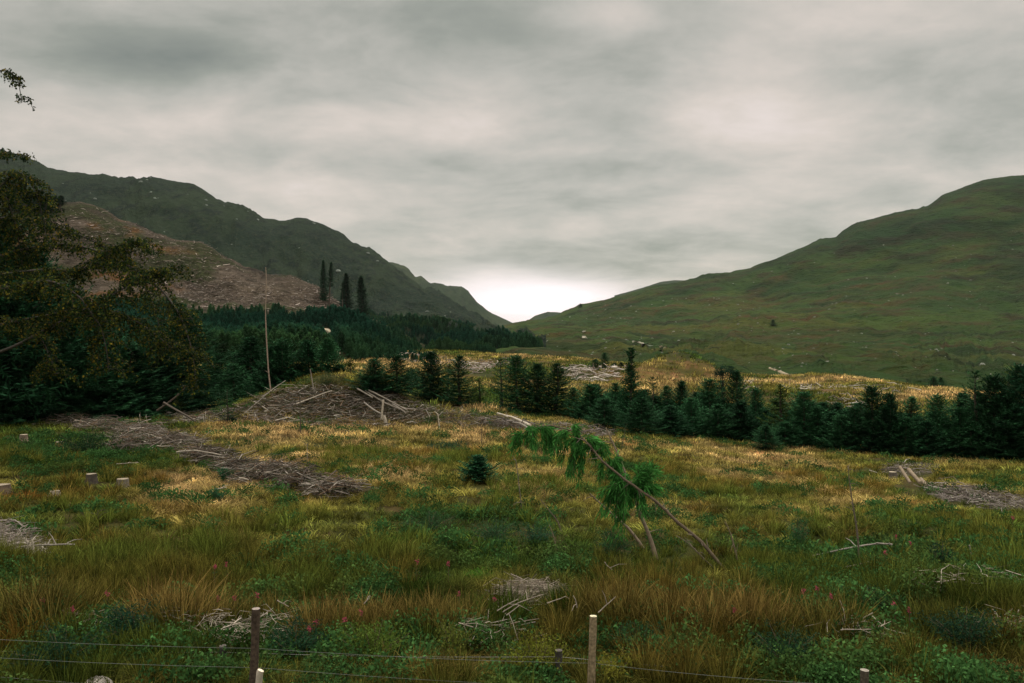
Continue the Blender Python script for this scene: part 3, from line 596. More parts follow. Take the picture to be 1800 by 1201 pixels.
# ------------------------------------------------------------------ spruces
def spruce_meshes(kind, H, R, step, per, wid, seed, tinted=(0.020, 0.062, 0.036), droop=0.0, open_=0.0, bare=0.06, irregular=0.15, tmul=1.0, stations=7):
    r = np.random.default_rng(seed); tb = Bag(); 
    n = 14; zz = np.linspace(-0.3, H, n); bend = np.cumsum(r.normal(size=(n, 2))*0.006*H, 0)*0.4; bend -= bend[1]
    tp = np.stack([bend[:, 0], bend[:, 1], zz], 1); tb.tube(tp, np.linspace(0.022*H**.9+0.012, 0.006, n)*tmul, 7, c=(.085, .066, .050), wob=.15)
    fb = Bag(); z = H*bare; base = np.array(tinted)
    P, D_, S_, LL, WW, CC = [], [], [], [], [], []
    while z < H*0.985:
        f = z/H; Lmax = R*((1-f)**0.72)*(0.80+0.42*r.random())*(1 if f > .12 else .75+2*f)+0.05*R
        ang0 = r.random()*6.28
        for b in range(per):
            if r.random() < open_: continue
            a = ang0+b*2*math.pi/per+r.normal()*0.28; Lb = Lmax*(1-irregular+2*irregular*r.random())*(0.62+0.5*r.random())
            el = math.radians(38*f+4-22*(1-f)*droop-6*(1-f)+r.normal()*7)
            s = np.linspace(0.08, 1.0, max(4, int(stations*(0.5+Lb/R*0.8)))); ca, sa = math.cos(a), math.sin(a)
            rad = Lb*s; hz = z+rad*math.tan(el)+0.20*Lb*(s**2.2)*(0.9-droop)-0.10*Lb*np.sin(s*math.pi)*(1+droop)
            cen = np.array([np.interp(z, zz, bend[:, 0]), np.interp(z, zz, bend[:, 1])])
            pos = np.stack([cen[0]+ca*rad, cen[1]+sa*rad, hz], 1); tan = unit(np.gradient(pos, axis=0)); lat = np.array([-sa, ca, 0.0])
            tone = base*(0.75+0.5*r.random()); m = len(s)
            for sgn in (-1, 1):
                d = unit(tan*0.75+lat*sgn*(0.75+.3*r.random())+r.normal(size=(m, 3))*0.16+np.array([0, 0, -0.18-.25*droop]))
                P.append(pos); D_.append(d); S_.append(unit(np.cross(d, np.array([0, 0, 1.0])+r.normal(size=(m, 3))*.5))); LL.append(Lb*(0.46*(1.08-s))*(.7+.6*r.random(m))+wid*1.5); WW.append(wid*(.8+.5*r.random(m)))
                CC.append(np.broadcast_to(tone, (m, 3))*(0.85+.3*r.random((m, 1)))*np.where(s > .75, 1.6, 1.0)[:, None])  # paler tips: new growth, also painted in as highlights on the branches
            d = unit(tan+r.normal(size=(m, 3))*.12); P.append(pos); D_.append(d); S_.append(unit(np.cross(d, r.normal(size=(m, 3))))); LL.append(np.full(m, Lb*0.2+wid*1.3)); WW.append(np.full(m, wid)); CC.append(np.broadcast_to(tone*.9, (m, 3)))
            if droop < .9:
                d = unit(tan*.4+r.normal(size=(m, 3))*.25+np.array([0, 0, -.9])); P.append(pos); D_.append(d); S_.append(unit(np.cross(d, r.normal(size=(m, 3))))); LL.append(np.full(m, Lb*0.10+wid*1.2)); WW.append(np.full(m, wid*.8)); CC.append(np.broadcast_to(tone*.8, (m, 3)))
        z += step*(0.75+.5*r.random())*(1-.35*f)
    # leader
    k = 8; P.append(np.tile([tp[-1, 0], tp[-1, 1], H*0.965], (k, 1))+np.array([0, 0, 1])*np.linspace(0, H*.03, k)[:, None]); dd = unit(r.normal(size=(k, 3))*.5+np.array([0, 0, 1.2])); D_.append(dd)
    S_.append(unit(np.cross(dd, r.normal(size=(k, 3))))); LL.append(np.full(k, wid*3)); WW.append(np.full(k, wid)); CC.append(np.broadcast_to(base*1.2, (k, 3)))
    fb.diamonds(np.concatenate(P), np.concatenate(D_), np.concatenate(S_), np.concatenate(LL), np.concatenate(WW), np.concatenate(CC))
    return tb, fb
KIND = {}
def proto(kind, **kw):
    KIND[kind] = (kw['H'], kw['R'])
    tb, fb = spruce_meshes(kind, **kw); root = bpy.data.objects.new('spruce_tree', None)
    t = tb.obj('trunk', M_BARK, smooth=True); c = fb.obj('crown', M_NEEDLE)
    PROTO[kind] = (t.data, c.data)
    for o in (t, c): bpy.data.objects.remove(o)
PROTO = {}
proto('bushy', H=4.5, R=1.45, step=.20, per=8, wid=.055, seed=1)
proto('bushy2', H=4.5, R=1.35, step=.20, per=8, wid=.055, seed=2)
proto('dense', H=4.5, R=1.25, step=.17, per=9, wid=.055, seed=3, tinted=(.015, .048, .030))
proto('slim', H=4.5, R=.95, step=.20, per=7, wid=.05, seed=4)
proto('olive', H=4.5, R=1.0, step=.26, per=6, wid=.05, seed=5, tinted=(.042, .068, .022), open_=.2)
proto('sparse', H=5.0, R=1.3, step=.42, per=6, wid=.05, seed=6, open_=.25, irregular=.3, tinted=(.020, .055, .030))
proto('leggy', H=5.0, R=1.15, step=.36, per=6, wid=.05, seed=16, open_=.15, irregular=.3, bare=.3, tinted=(.028, .060, .030))
proto('big', H=9.0, R=2.6, step=.30, per=9, wid=.075, seed=7, stations=10, droop=.35, tinted=(.013, .042, .028))
proto('big2', H=9.0, R=2.4, step=.32, per=9, wid=.075, seed=8, stations=10, droop=.35, tinted=(.016, .050, .030))
proto('tall', H=20.0, R=2.1, step=.55, per=8, wid=.22, seed=9, stations=5, droop=.6, bare=.05, tinted=(.014, .034, .026))
proto('tallbare', H=20.0, R=2.0, step=.6, per=7, wid=.2, seed=10, stations=5, droop=.7, bare=.42, open_=.2, tinted=(.014, .034, .026), tmul=1.2)
proto('baby', H=0.95, R=.42, step=.07, per=8, wid=.032, seed=11, tinted=(.018, .062, .040), bare=.1)

def spruce(px, ytop, ybase, hw, kind, label, D=None, group=None, name='spruce_tree', lean=0.0, surf=None):
    if D is None: D = ground_hit(px, ybase) if not 415 < px < 660 else max(54.0, ground_hit(px, ybase))
    x = (px-CX)/FPX*D; z = float(ground_z(x, D)); 
    if surf is not None: x, D, z = surf
    H = max(0.4, (CAMZ-(ytop-CY)/FPX*D)-z); h0, r0 = KIND[kind]; sz = H/h0; sx = 1.9*(hw/FPX*D)/r0
    o = thing(name, (x, D, z), label, 'spruce tree', group, rz=random.random()*6.28, scale=(sx, sx, sz)); o.rotation_euler[0] = lean*.3+random.uniform(-.03, .03); o.rotation_euler[1] = lean+random.uniform(-.03, .03)
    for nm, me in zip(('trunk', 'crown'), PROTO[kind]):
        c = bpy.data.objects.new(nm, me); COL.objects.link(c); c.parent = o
    return o
GB = 'young spruces in the belt across the clearing'
for t in [
  # centre of the belt, left to right
  (660, 632, 692, 25, 'dense', 'short dark spruce at the left end of the centre row, above the log pile'),
  (698, 624, 694, 25, 'bushy', 'wide dark spruce with feathery top right of the short dark spruce'),
  (724, 650, 694, 20, 'bushy2', 'low round spruce squeezed between two taller dark spruces'),
  (757, 619, 706, 25, 'dense', 'broad nearly black cone-shaped spruce at the right end of the brushwood mound'),
  (787, 640, 708, 16, 'olive', 'thin olive green spruce just right of the broad black spruce'),
  (808, 626, 713, 20, 'slim', 'pointed mid green spruce in front of the pale root tangle'),
  (844, 664, 714, 17, 'olive', 'smallest olive spruce standing alone in a gap of the centre row'),
  (881, 630, 724, 20, 'leggy', 'leggy spruce with a pale bare stem showing down its lower half'),
  (910, 625, 727, 26, 'bushy', 'tall layered spruce immediately right of the one with the bare pale stem'),
  (943, 641, 730, 27, 'bushy2', 'broad spruce with an open top above the fallen grey trunk'),
  (976, 640, 734, 24, 'slim', 'pointed spruce at the right of the centre cluster, left of a grassy gap'),
  (1011, 682, 738, 15, 'slim', 'small thin spruce beside the gap, left of the round green one'),
  (1036, 675, 743, 24, 'bushy', 'round-topped green spruce left of the tallest knobbly spruce'),
  (1083, 675, 752, 20, 'bushy2', 'rounded spruce touching the left side of the tallest knobbly spruce'),
  (1147, 664, 752, 20, 'sparse', 'thin see-through spruce just right of the tallest knobbly spruce'),
  (1171, 679, 756, 17, 'slim', 'short pointed spruce in front of the golden mound, left one of a pair'),
  (1196, 671, 760, 18, 'dense', 'dark pointed spruce in front of the golden mound, right one of a pair'),
  (1247, 666, 768, 27, 'bushy', 'full rounded spruce at the right foot of the golden mound'),
  (1295, 654, 770, 22, 'bushy2', 'tall spruce beside the dark round-headed tree'),
  (1329, 682, 776, 20, 'bushy', 'feathery spruce right of the tall one by the round-headed tree'),
  # right half
  (1371, 676, 782, 26, 'olive', 'wide loose olive spruce left of the tapering layered one'),
  (1413, 688, 787, 28, 'bushy', 'tapering spruce with pale layered branch tips on its right side'),
  (1346, 748, 792, 18, 'bushy2', 'small bluish spruce standing forward at the foot of the row'),
  (1500, 716, 796, 26, 'bushy', 'flat-topped bushy spruce left of the sharp-pointed one'),
  (1537, 682, 800, 30, 'bushy2', 'sharp-pointed wide spruce in the right part of the row'),
  (1566, 693, 802, 22, 'dense', 'dark spruce leaning into the sharp-pointed wide one'),
  (1608, 699, 803, 22, 'slim', 'slender spruce with a gap of brown heath on either side'),
  (1651, 694, 805, 26, 'bushy', 'wide flat-tipped spruce below the two lone trees on the moor'),
  (1720, 654, 806, 32, 'sparse', 'tall open spruce with thin horizontal branches near the right end'),
  (1748, 660, 808, 34, 'big2', 'bulky dark spruce close behind the tall open one'),
  (1798, 640, 810, 40, 'big', 'tallest black spruce at the right edge of the photo'),
  # left of the mound
  (366, 619, 702, 20, 'bushy2', 'left one of two matching pointed spruces under the yellow grass patch'),
  (386, 621, 703, 19, 'bushy', 'right one of two matching pointed spruces under the yellow grass patch'),
  (412, 640, 706, 26, 'bushy', 'rounded spruce left of the tall bare pole'),
  (442, 594, 700, 34, 'dense', 'large dark spruce directly left of the tall bare pole'),
  (500, 596, 694, 32, 'bushy', 'large green spruce directly right of the tall bare pole'),
  (543, 600, 688, 28, 'dense', 'dark spruce standing behind the short bare pole on the mound'),
  (578, 598, 678, 28, 'bushy2', 'dark spruce at the end of the sandy track'),
  (616, 632, 676, 17, 'olive', 'small yellowish spruce right of the track end'),
  # big trees at the left
  (318, 545, 722, 50, 'big2', 'big dark spruce behind the hanging birch twigs, right one of the left mass'),
  (268, 600, 728, 44, 'big', 'black spruce with low sweeping branches near the crossed dead branches'),
  (222, 604, 732, 46, 'big2', 'greener spruce in the middle of the left mass'),
  (180, 560, 735, 46, 'big', 'dark spruce under the yellow birch leaves'),
  (125, 500, 738, 52, 'big2', 'dark spruce behind the long bare birch limb'),
  (75, 430, 740, 56, 'big', 'tall black spruce left of the long bare birch limb'),
  (15, 380, 742, 62, 'big', 'highest black spruce at the left edge'),
  (-30, 400, 744, 66, 'big2', 'huge dark spruce cut by the left edge of the photo')]:
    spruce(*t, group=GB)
# behind and between them, trees nothing tells apart
for lab, grp, L in (('one of the dark young spruces filling the foot of the right row', 'filler spruces in the right row',
      [(1062, 700, 757, 24), (1128, 700, 766, 26), (1180, 714, 770, 25), (1215, 700, 770, 24), (1262, 712, 776, 26), (1300, 706, 778, 24), (1380, 742, 788, 24), (1438, 718, 788, 24), (1462, 726, 791, 24), (1480, 730, 795, 24),
       (1590, 735, 804, 24), (1630, 742, 806, 24), (1685, 716, 806, 28), (1706, 742, 808, 26), (1768, 690, 810, 34), (1845, 650, 812, 40), (1890, 680, 814, 40), (1545, 745, 801, 22), (1400, 735, 786, 22)]),
    ('one of the dark spruces packed behind the left clearing edge', 'filler spruces behind the left clearing',
      [(340, 650, 706, 24), (462, 640, 696, 26), (522, 640, 690, 26), (290, 640, 724, 40), (240, 650, 732, 40), (150, 640, 738, 40), (100, 640, 740, 40), (50, 640, 742, 44), (0, 620, 744, 44), (200, 655, 736, 36), (-90, 520, 746, 60), (480, 610, 690, 30), (425, 618, 698, 28)])):
    for j, (a, b, c, d) in enumerate(L):
        spruce(a, b, c, d, ('big2' if d > 33 else ('bushy', 'bushy2', 'dense')[j % 3]), lab, group=grp)
fr = np.random.default_rng(77)
for a in np.arange(1052, 1830, 21.0):
    b = 745+(a-1052)/748*62-(4 if a > 1500 else 0); yt = b-(48+26*fr.random())+(0 if a < 1700 else -30)
    spruce(a+fr.normal()*5, yt, b-fr.random()*6, 24+6*fr.random(), ('bushy', 'bushy2', 'dense')[int(a) % 3], 'one of the dark young spruces filling the foot of the right row', group='filler spruces in the right row')
for a in np.arange(352, 600, 27.0):
    spruce(a+fr.normal()*5, 640+20*fr.random(), 698-(a-352)*.06, 26, ('bushy', 'dense')[int(a) % 2], 'one of the dark spruces packed behind the left clearing edge', group='filler spruces behind the left clearing')
# the tallest, knobbly tree of the belt: a normal crown with a bare gap and a tuft on top
def knobbly(px, ytop, ybase, label, name='spruce_tree'):
    D = ground_hit(px, ybase); p = at(px, D); s = D/FPX; H = (ybase-ytop)*s
    root = thing(name, p, label, 'spruce tree'); r = np.random.default_rng(5)
    tb = Bag(); tb.tube([(0, 0, -.3), (0, .02, H*.4), (.03, 0, H*.75), (0, 0, H*.97)], [.10, .075, .05, .02], 7, c=(.085, .066, .05)); tb.obj('trunk', M_BARK, root, True)
    fb = Bag(); P = []; Dd = []; Sd = []; LL = []
    prof = [(0.04, 28), (.25, 27), (.42, 26), (.5, 17), (.56, 20), (.62, 13), (.68, 14), (.74, 8), (.80, 9), (.84, 3), (.88, 3), (.91, 9), (.95, 10), (.99, 4)]
    for f in np.arange(.03, 1.0, .022):
        Lr = np.interp(f, [a for a, b in prof], [b for a, b in prof])*s
        for b in range(9):
            a = r.random()*6.28; lb = Lr*(.6+.55*r.random()); st = np.linspace(.1, 1, max(4, int(lb/.14))); m = len(st)
            pos = np.stack([np.cos(a)*lb*st, np.sin(a)*lb*st, f*H+lb*.18*st**2+.06*lb*st], 1); tan = unit(np.gradient(pos, axis=0)); lat = np.array([-math.sin(a), math.cos(a), 0])
            for sg in (-1, 1, 0):
                d = unit(tan*.7+lat*sg*.8+r.normal(size=(m, 3))*.22); P.append(pos); Dd.append(d); Sd.append(unit(np.cross(d, r.normal(size=(m, 3))))); LL.append(lb*.35*(1.1-st)+.10)
    P = np.concatenate(P); n = len(P); fb.diamonds(P, np.concatenate(Dd), np.concatenate(Sd), np.concatenate(LL), .06, np.array([.014, .048, .028])*(.7+.6*r.random((n, 1)))); fb.obj('crown', M_NEEDLE, root)
    return root
knobbly(1109, 613, 757, 'tallest spruce of the belt, narrow, with a knob of needles above its bare neck')
# lone conifers out on the moor and crest
def far_spruce(px, ytop, ybase, hw, kind, label, D, group=None, name='spruce_tree', hill=None):
    if hill is None: return spruce(px, ytop, ybase, hw, kind, label, D=D, group=group, name=name)
    t = np.linspace(0, hill.K-1.01, 500); P = hill.P(np.full(500, px), t); i = np.argmin(np.abs(prow(P[:, 2], P[:, 1])-ybase)+np.where(t > hill.K-3, 5, 0)); p = P[i]
    return spruce(px, ytop, ybase, hw, kind, label, group=group, name=name, surf=tuple(p))
far_spruce(1062, 620, 650, 9, 'bushy', 'tallest of the dark trees grouped on the heath behind the belt', 150)
far_spruce(1046, 632, 650, 11, 'bushy2', 'broad dark tree at the left of the group on the heath', 150)
far_spruce(1080, 638, 650, 6, 'dense', 'small dark tree right of the tallest in the heath group', 152)
far_spruce(1092, 637, 651, 7, 'dense', 'last small dark tree of the heath group, beside the knobbly spruce', 152)
far_spruce(1641, 662, 687, 9, 'bushy', 'left and larger of two lone dark trees on the right moor edge', 185)
far_spruce(1654, 664, 686, 7, 'bushy2', 'right and smaller of two lone dark trees on the right moor edge', 187)
far_spruce(1312, 657, 665, 3, 'dense', 'tiny dark bush-like spruce on the crest right of the round-headed tree', 185)
far_spruce(1359, 562, 571, 4, 'bushy', 'single small tree by a rock on the middle of the right hillside', 0, hill=right_hill)
far_spruce(1020, 534, 541, 3.5, 'bushy2', 'tiny tree standing on the skyline at the foot of the right ridge', 0, hill=right_hill)
far_spruce(951, 611, 626, 6, 'bushy', 'lone dark tree at the tip of the plantation', 0, hill=right_hill)
far_spruce(569, 458, 530, 4.5, 'tall', 'leftmost tall dark spruce of the four at the end of the felled slope', 0, hill=spur)
far_spruce(579, 461, 533, 5, 'tallbare', 'tall spruce with bare lower trunk beside the leftmost tall one', 0, hill=spur)
far_spruce(609, 481, 546, 7, 'tall', 'tall dark columnar spruce, second from the right above the plantation', 0, hill=spur)
far_spruce(637, 486, 556, 7.5, 'tall', 'rightmost tall columnar spruce above the plantation', 0, hill=spur)
far_spruce(602, 497, 545, 2, 'tallbare', 'thin half-bare spruce just left of the columnar pair', 0, hill=spur)
GH = 'dark spruces high on the left slope'
for j, a in enumerate((20, 32, 45, 57, 70, 82, 94, 106)): far_spruce(a, 322+j*3.5+random.uniform(-4, 4), 372, 8, ('tall', 'tallbare')[j % 2], 'dark spruce in the small stand high on the left slope', 0, group=GH, hill=spur)
for j, a in enumerate((186, 196, 206, 217)): far_spruce(a, 440+random.uniform(-5, 5), 470, 7, 'tall', 'dark spruce in the clump low on the felled slope behind the birch', 0, group='dark clump on the felled slope', hill=spur)
baby = spruce(842, 802, 858, 20, 'baby', 'small bluish bushy spruce alone in the grass, left of the fallen one', name='spruce_tree')

# plantation: a far wood that reads as one mass
def build_plantation():
    V = []
    for i in range(4):
        tb, fb = spruce_meshes('p', H=5.0, R=1.25, step=.42, per=6, wid=.20, seed=40+i, stations=3)
        v = np.concatenate(fb.v); q = np.concatenate(fb.q); c = np.concatenate(fb.c); k = c[:, 1]/c[:, 1].mean()
        V.append(mesh_obj('young_spruce', v, q, M_BLADE, attrs={'h': np.clip(v[:, 2]/5, 0, 1), 'k': k}))
    for i, o in enumerate(V): o.name = 'kind_%02d' % i
    for i, o in enumerate(V): o.name = 'young_spruce.%03d' % (i+1)
    assert [o.name for o in V] == sorted(o.name for o in V)
    P = []
    def inside(px, py, poly):
        x = px; y = py; r = np.zeros(len(x), bool); j = len(poly)-1
        for i in range(len(poly)):
            xi, yi = poly[i]; xj, yj = poly[j]
            c = ((yi > y) != (yj > y)) & (x < (xj-xi)*(y-yi)/(yj-yi+1e-9)+xi); r ^= c; j = i
        return r
    n = 26000; u = -300+rng.random(n)*1060; t = rng.random(n)*4.0; p = spur.P(u, t); py = prow(p[:, 2], p[:, 1])+3*vnoise(u/15, t*0, 5)
    m = inside(u, py, [(-300, 560), (260, 551), (400, 554), (540, 562), (604, 560), (700, 592), (760, 625), (760, 660), (-300, 660)])
    tr = np.interp(py, [578, 592, 612, 625, 640], [562, 568, 578, 592, 612]); m &= ~((np.abs(u-tr) < 13) & (py > 576) & (py < 645)); m &= p[:, 1] > 160; P.append(p[m][:9000])
    n = 30000; u = 560+rng.random(n)*400; t = 0.9+rng.random(n)*3.2; p = left_hill.P(u, t); py = prow(p[:, 2], p[:, 1])+4*vnoise(u/20, t*0, 5)
    m = inside(u, py, [(560, 556), (640, 552), (700, 556), (770, 566), (850, 584), (905, 597), (955, 614), (950, 622), (560, 632)]); P.append(p[m][:11000])
    # thin scatter up the slope
    n = 900; u = 480+rng.random(n)*330; t = 2.4+rng.random(n)*1.2; p = left_hill.P(u, t); P.append(p[rng.random(n) < .35])
    p = np.concatenate(P); n = len(p); s = (.55+.5*rng.random(n)); s *= np.clip(.82+vnoise(p[:, 0]/25, p[:, 1]/25, 77)*.9, .5, 1.3)
    q = rng.random(n)[:, None]; pt = np.clip(fbm(p[:, 0]/45, p[:, 1]/45, 78, 3)*2+.2, 0, 1)[:, None]
    c = np.array([.014, .052, .032])*(1-pt)+np.array([.030, .072, .026])*pt; c = c*(.65+.7*q)
    stuff('plantation', V, p, rng.integers(0, 4, n), rng.random(n)*6.28, np.stack([s*.95, s*.95, s], 1), c*.85, c*1.2, 'dense young conifer plantation covering the foot of the left hill', 'plantation')
build_plantation()

# ------------------------------------------------------------------ dark round-headed tree in the belt
def leafy_tree(px, ytop, ybase, label, crownpx, col, name='broadleaf_tree', D=None, leaf=.07, n=2600):
    D = D or ground_hit(px, ybase); p = at(px, D); s = D/FPX; root = thing(name, p, label, 'tree'); H = (ybase-ytop)*s
    tb = Bag(); tb.tube([(0, 0, -.3), (.05, 0, H*.4), (0, .05, H*.75), (.05, 0, H*.95)], [.09, .07, .045, .015], 7, c=(.07, .06, .05), wob=.2)
    r = np.random.default_rng(int(px)); P = []
    for (cx, cyy, rx, ry) in crownpx:
        c = np.array([(cx-px)*s, 0, (ybase-cyy)*s]); tb.tube([np.array([0, 0, c[2]*.7]), c*np.array([.6, 1, .95]), c], [.035, .02, .008], 5, c=(.07, .06, .05))
        k = int(n*rx*ry/sum(a[2]*a[3] for a in crownpx)); d = unit(r.normal(size=(k, 3)))*(r.random((k, 1))**.45); d += .25*unit(np.sin(d*7+c))*r.random((k, 1))
        P.append(c+d*np.array([rx*s, rx*s*.9, ry*s]))
    tb.obj('trunk', M_BARK, root, True); P = np.concatenate(P); k = len(P); d = unit(r.normal(size=(k, 3))+np.array([0, 0, -.2])); fb = Bag()
    fb.diamonds(P, d, unit(np.cross(d, r.normal(size=(k, 3)))), leaf*1.3, leaf, np.array(col)*(.6+.8*r.random((k, 1)))); fb.obj('crown', M_LEAF, root); return root
leafy_tree(1270, 640, 768, 'dark tree with a round umbrella-like head above the spruce row', [(1278, 653, 18, 11), (1263, 657, 10, 10), (1292, 658, 9, 7), (1266, 683, 11, 14), (1270, 705, 14, 14)], (.016, .042, .024))
leafy_tree(1773, 650, 806, 'thin yellow-green birch between the dark spruces near the right edge', [(1770, 695, 20, 26), (1778, 668, 12, 16), (1760, 730, 18, 20)], (.05, .075, .02), name='birch_sapling', D=46)

# ------------------------------------------------------------------ big birch reaching in from the left
def build_birch():
    D0 = 26.0; base = at(-150, D0); root = thing('birch_tree', base, 'yellowing birch whose limbs and drooping twigs reach in from the left edge', 'birch tree')
    r = np.random.default_rng(12); tb = Bag(); bb = Bag(); fb = Bag()
    def W(px, py, D): return np.array([(px-CX)/FPX*D, D, CAMZ-(py-CY)/FPX*D])-base
    tb.tube([np.array([0, 0, -.4]), W(-146, 560, 26), W(-138, 350, 26), W(-125, 180, 26), W(-110, 40, 26)], [.22, .19, .15, .10, .04], 9, c=(.30, .28, .25), wob=.12)
    limbs = [([(-146, 650), (0, 618), (90, 573), (180, 525), (250, 482), (300, 470)], [26, 25, 24.5, 24, 24, 24], .06, 1.0, .35),
      ([(-142, 520), (0, 452), (120, 430), (230, 472), (300, 540), (330, 620), (336, 690)], [26, 27, 27, 27, 27, 27, 27], .06, 1.5, .05),
      ([(-140, 440), (0, 385), (100, 400), (190, 440), (260, 520), (285, 610)], [26, 28, 29, 29, 29, 29], .055, 1.4, .05),
      ([(-132, 330), (-30, 285), (5, 268), (34, 268)], [26, 25, 24.5, 24.5], .025, .16, .55), ([(-128, 240), (-60, 150), (-5, 124), (22, 138), (30, 182)], [26, 25, 24.5, 24.5, 24.5], .03, .2, .5),
      ([(-144, 560), (20, 502), (110, 500), (170, 560), (195, 650)], [26, 24, 23.5, 23.5, 23.5], .05, 1.1, .05), ([(-135, 430), (-10, 335), (35, 305), (62, 345), (75, 420)], [26, 26, 26, 26, 26], .04, .95, .05),
      ([(-140, 500), (60, 472), (150, 470), (215, 430), (250, 420)], [26, 25, 25, 25, 25], .045, 1.1, .1), ([(-144, 600), (40, 560), (150, 540), (240, 560), (310, 610)], [26, 25.5, 25.5, 25.5, 25.5], .05, 1.2, .15),
      ([(-135, 400), (-60, 340), (0, 340), (30, 400), (40, 480)], [26, 27, 27, 27, 27], .04, 1.9, 0), ([(-146, 600), (-20, 560), (60, 590), (90, 660)], [26, 27, 27, 27], .04, .9, .1), ([(-130, 200), (-160, 100), (-120, 20)], [26, 26, 26], .05, 1.2, 0),
      ([(-135, 350), (-220, 250), (-260, 300)], [26, 26, 26], .05, 1.4, 0), ([(-140, 450), (-260, 400), (-330, 480)], [26, 25, 25], .06, 1.6, 0)]
    for pts, Ds, rad, dens, skip in limbs:
        K = np.array([W(a, b, d) for (a, b), d in zip(pts, Ds)]); n = 26; t = np.linspace(0, len(K)-1, n); C = cat(K, t); C += np.cumsum(r.normal(size=C.shape)*.012, 0)
        bb.tube(C, np.linspace(rad, .008, n), 6, c=(.06, .052, .044), wob=.15)
        Lt = len(K)-1
        for j in range(int(150*dens)):
            f = skip+(1-skip)*r.random(); p = np.array([np.interp(f*(n-1), np.arange(n), C[:, k]) for k in range(3)])
            # drooping twig
            L = (.5+1.0*r.random())*min(1, dens+.25); a = r.random()*6.28; m = 9; s = np.linspace(0, 1, m); out = np.array([math.cos(a), math.sin(a), 0])
            tw = p+out*(L*.55*s**.7)[:, None]+np.array([0, 0, 1])*(.12*L*s-L*(.42)*s**2)[:, None]+np.cumsum(r.normal(size=(m, 3))*.02, 0)
            bb.tube(tw, np.linspace(.007, .003, m), 3, c=(.035, .03, .022), cap=False)
            k = int(26*L); fs = r.random(k)**.8; q = np.stack([np.interp(fs*(m-1), np.arange(m), tw[:, c]) for c in range(3)], 1)+r.normal(size=(k, 3))*.045
            d = unit(r.normal(size=(k, 3))*.8+np.array([0, 0, -.7])); tone = r.random((k, 1)); hue = r.random()
            c = np.where(tone < .62, np.array([.015, .034, .010]), np.where(tone < .93, np.array([.075, .085, .013]), np.array([.15, .11, .015])))*(.6+.7*r.random((k, 1)))*(1.15 if hue > .5 else .75)
            fb.diamonds(q, d, unit(np.cross(d, r.normal(size=(k, 3)))), .085*(.6+.7*r.random(k)), .062, c)
    tb.obj('trunk', M_BARK, root, True); bb.obj('branches', M_BARK, root, True); fb.obj('foliage', M_LEAF, root)
build_birch()

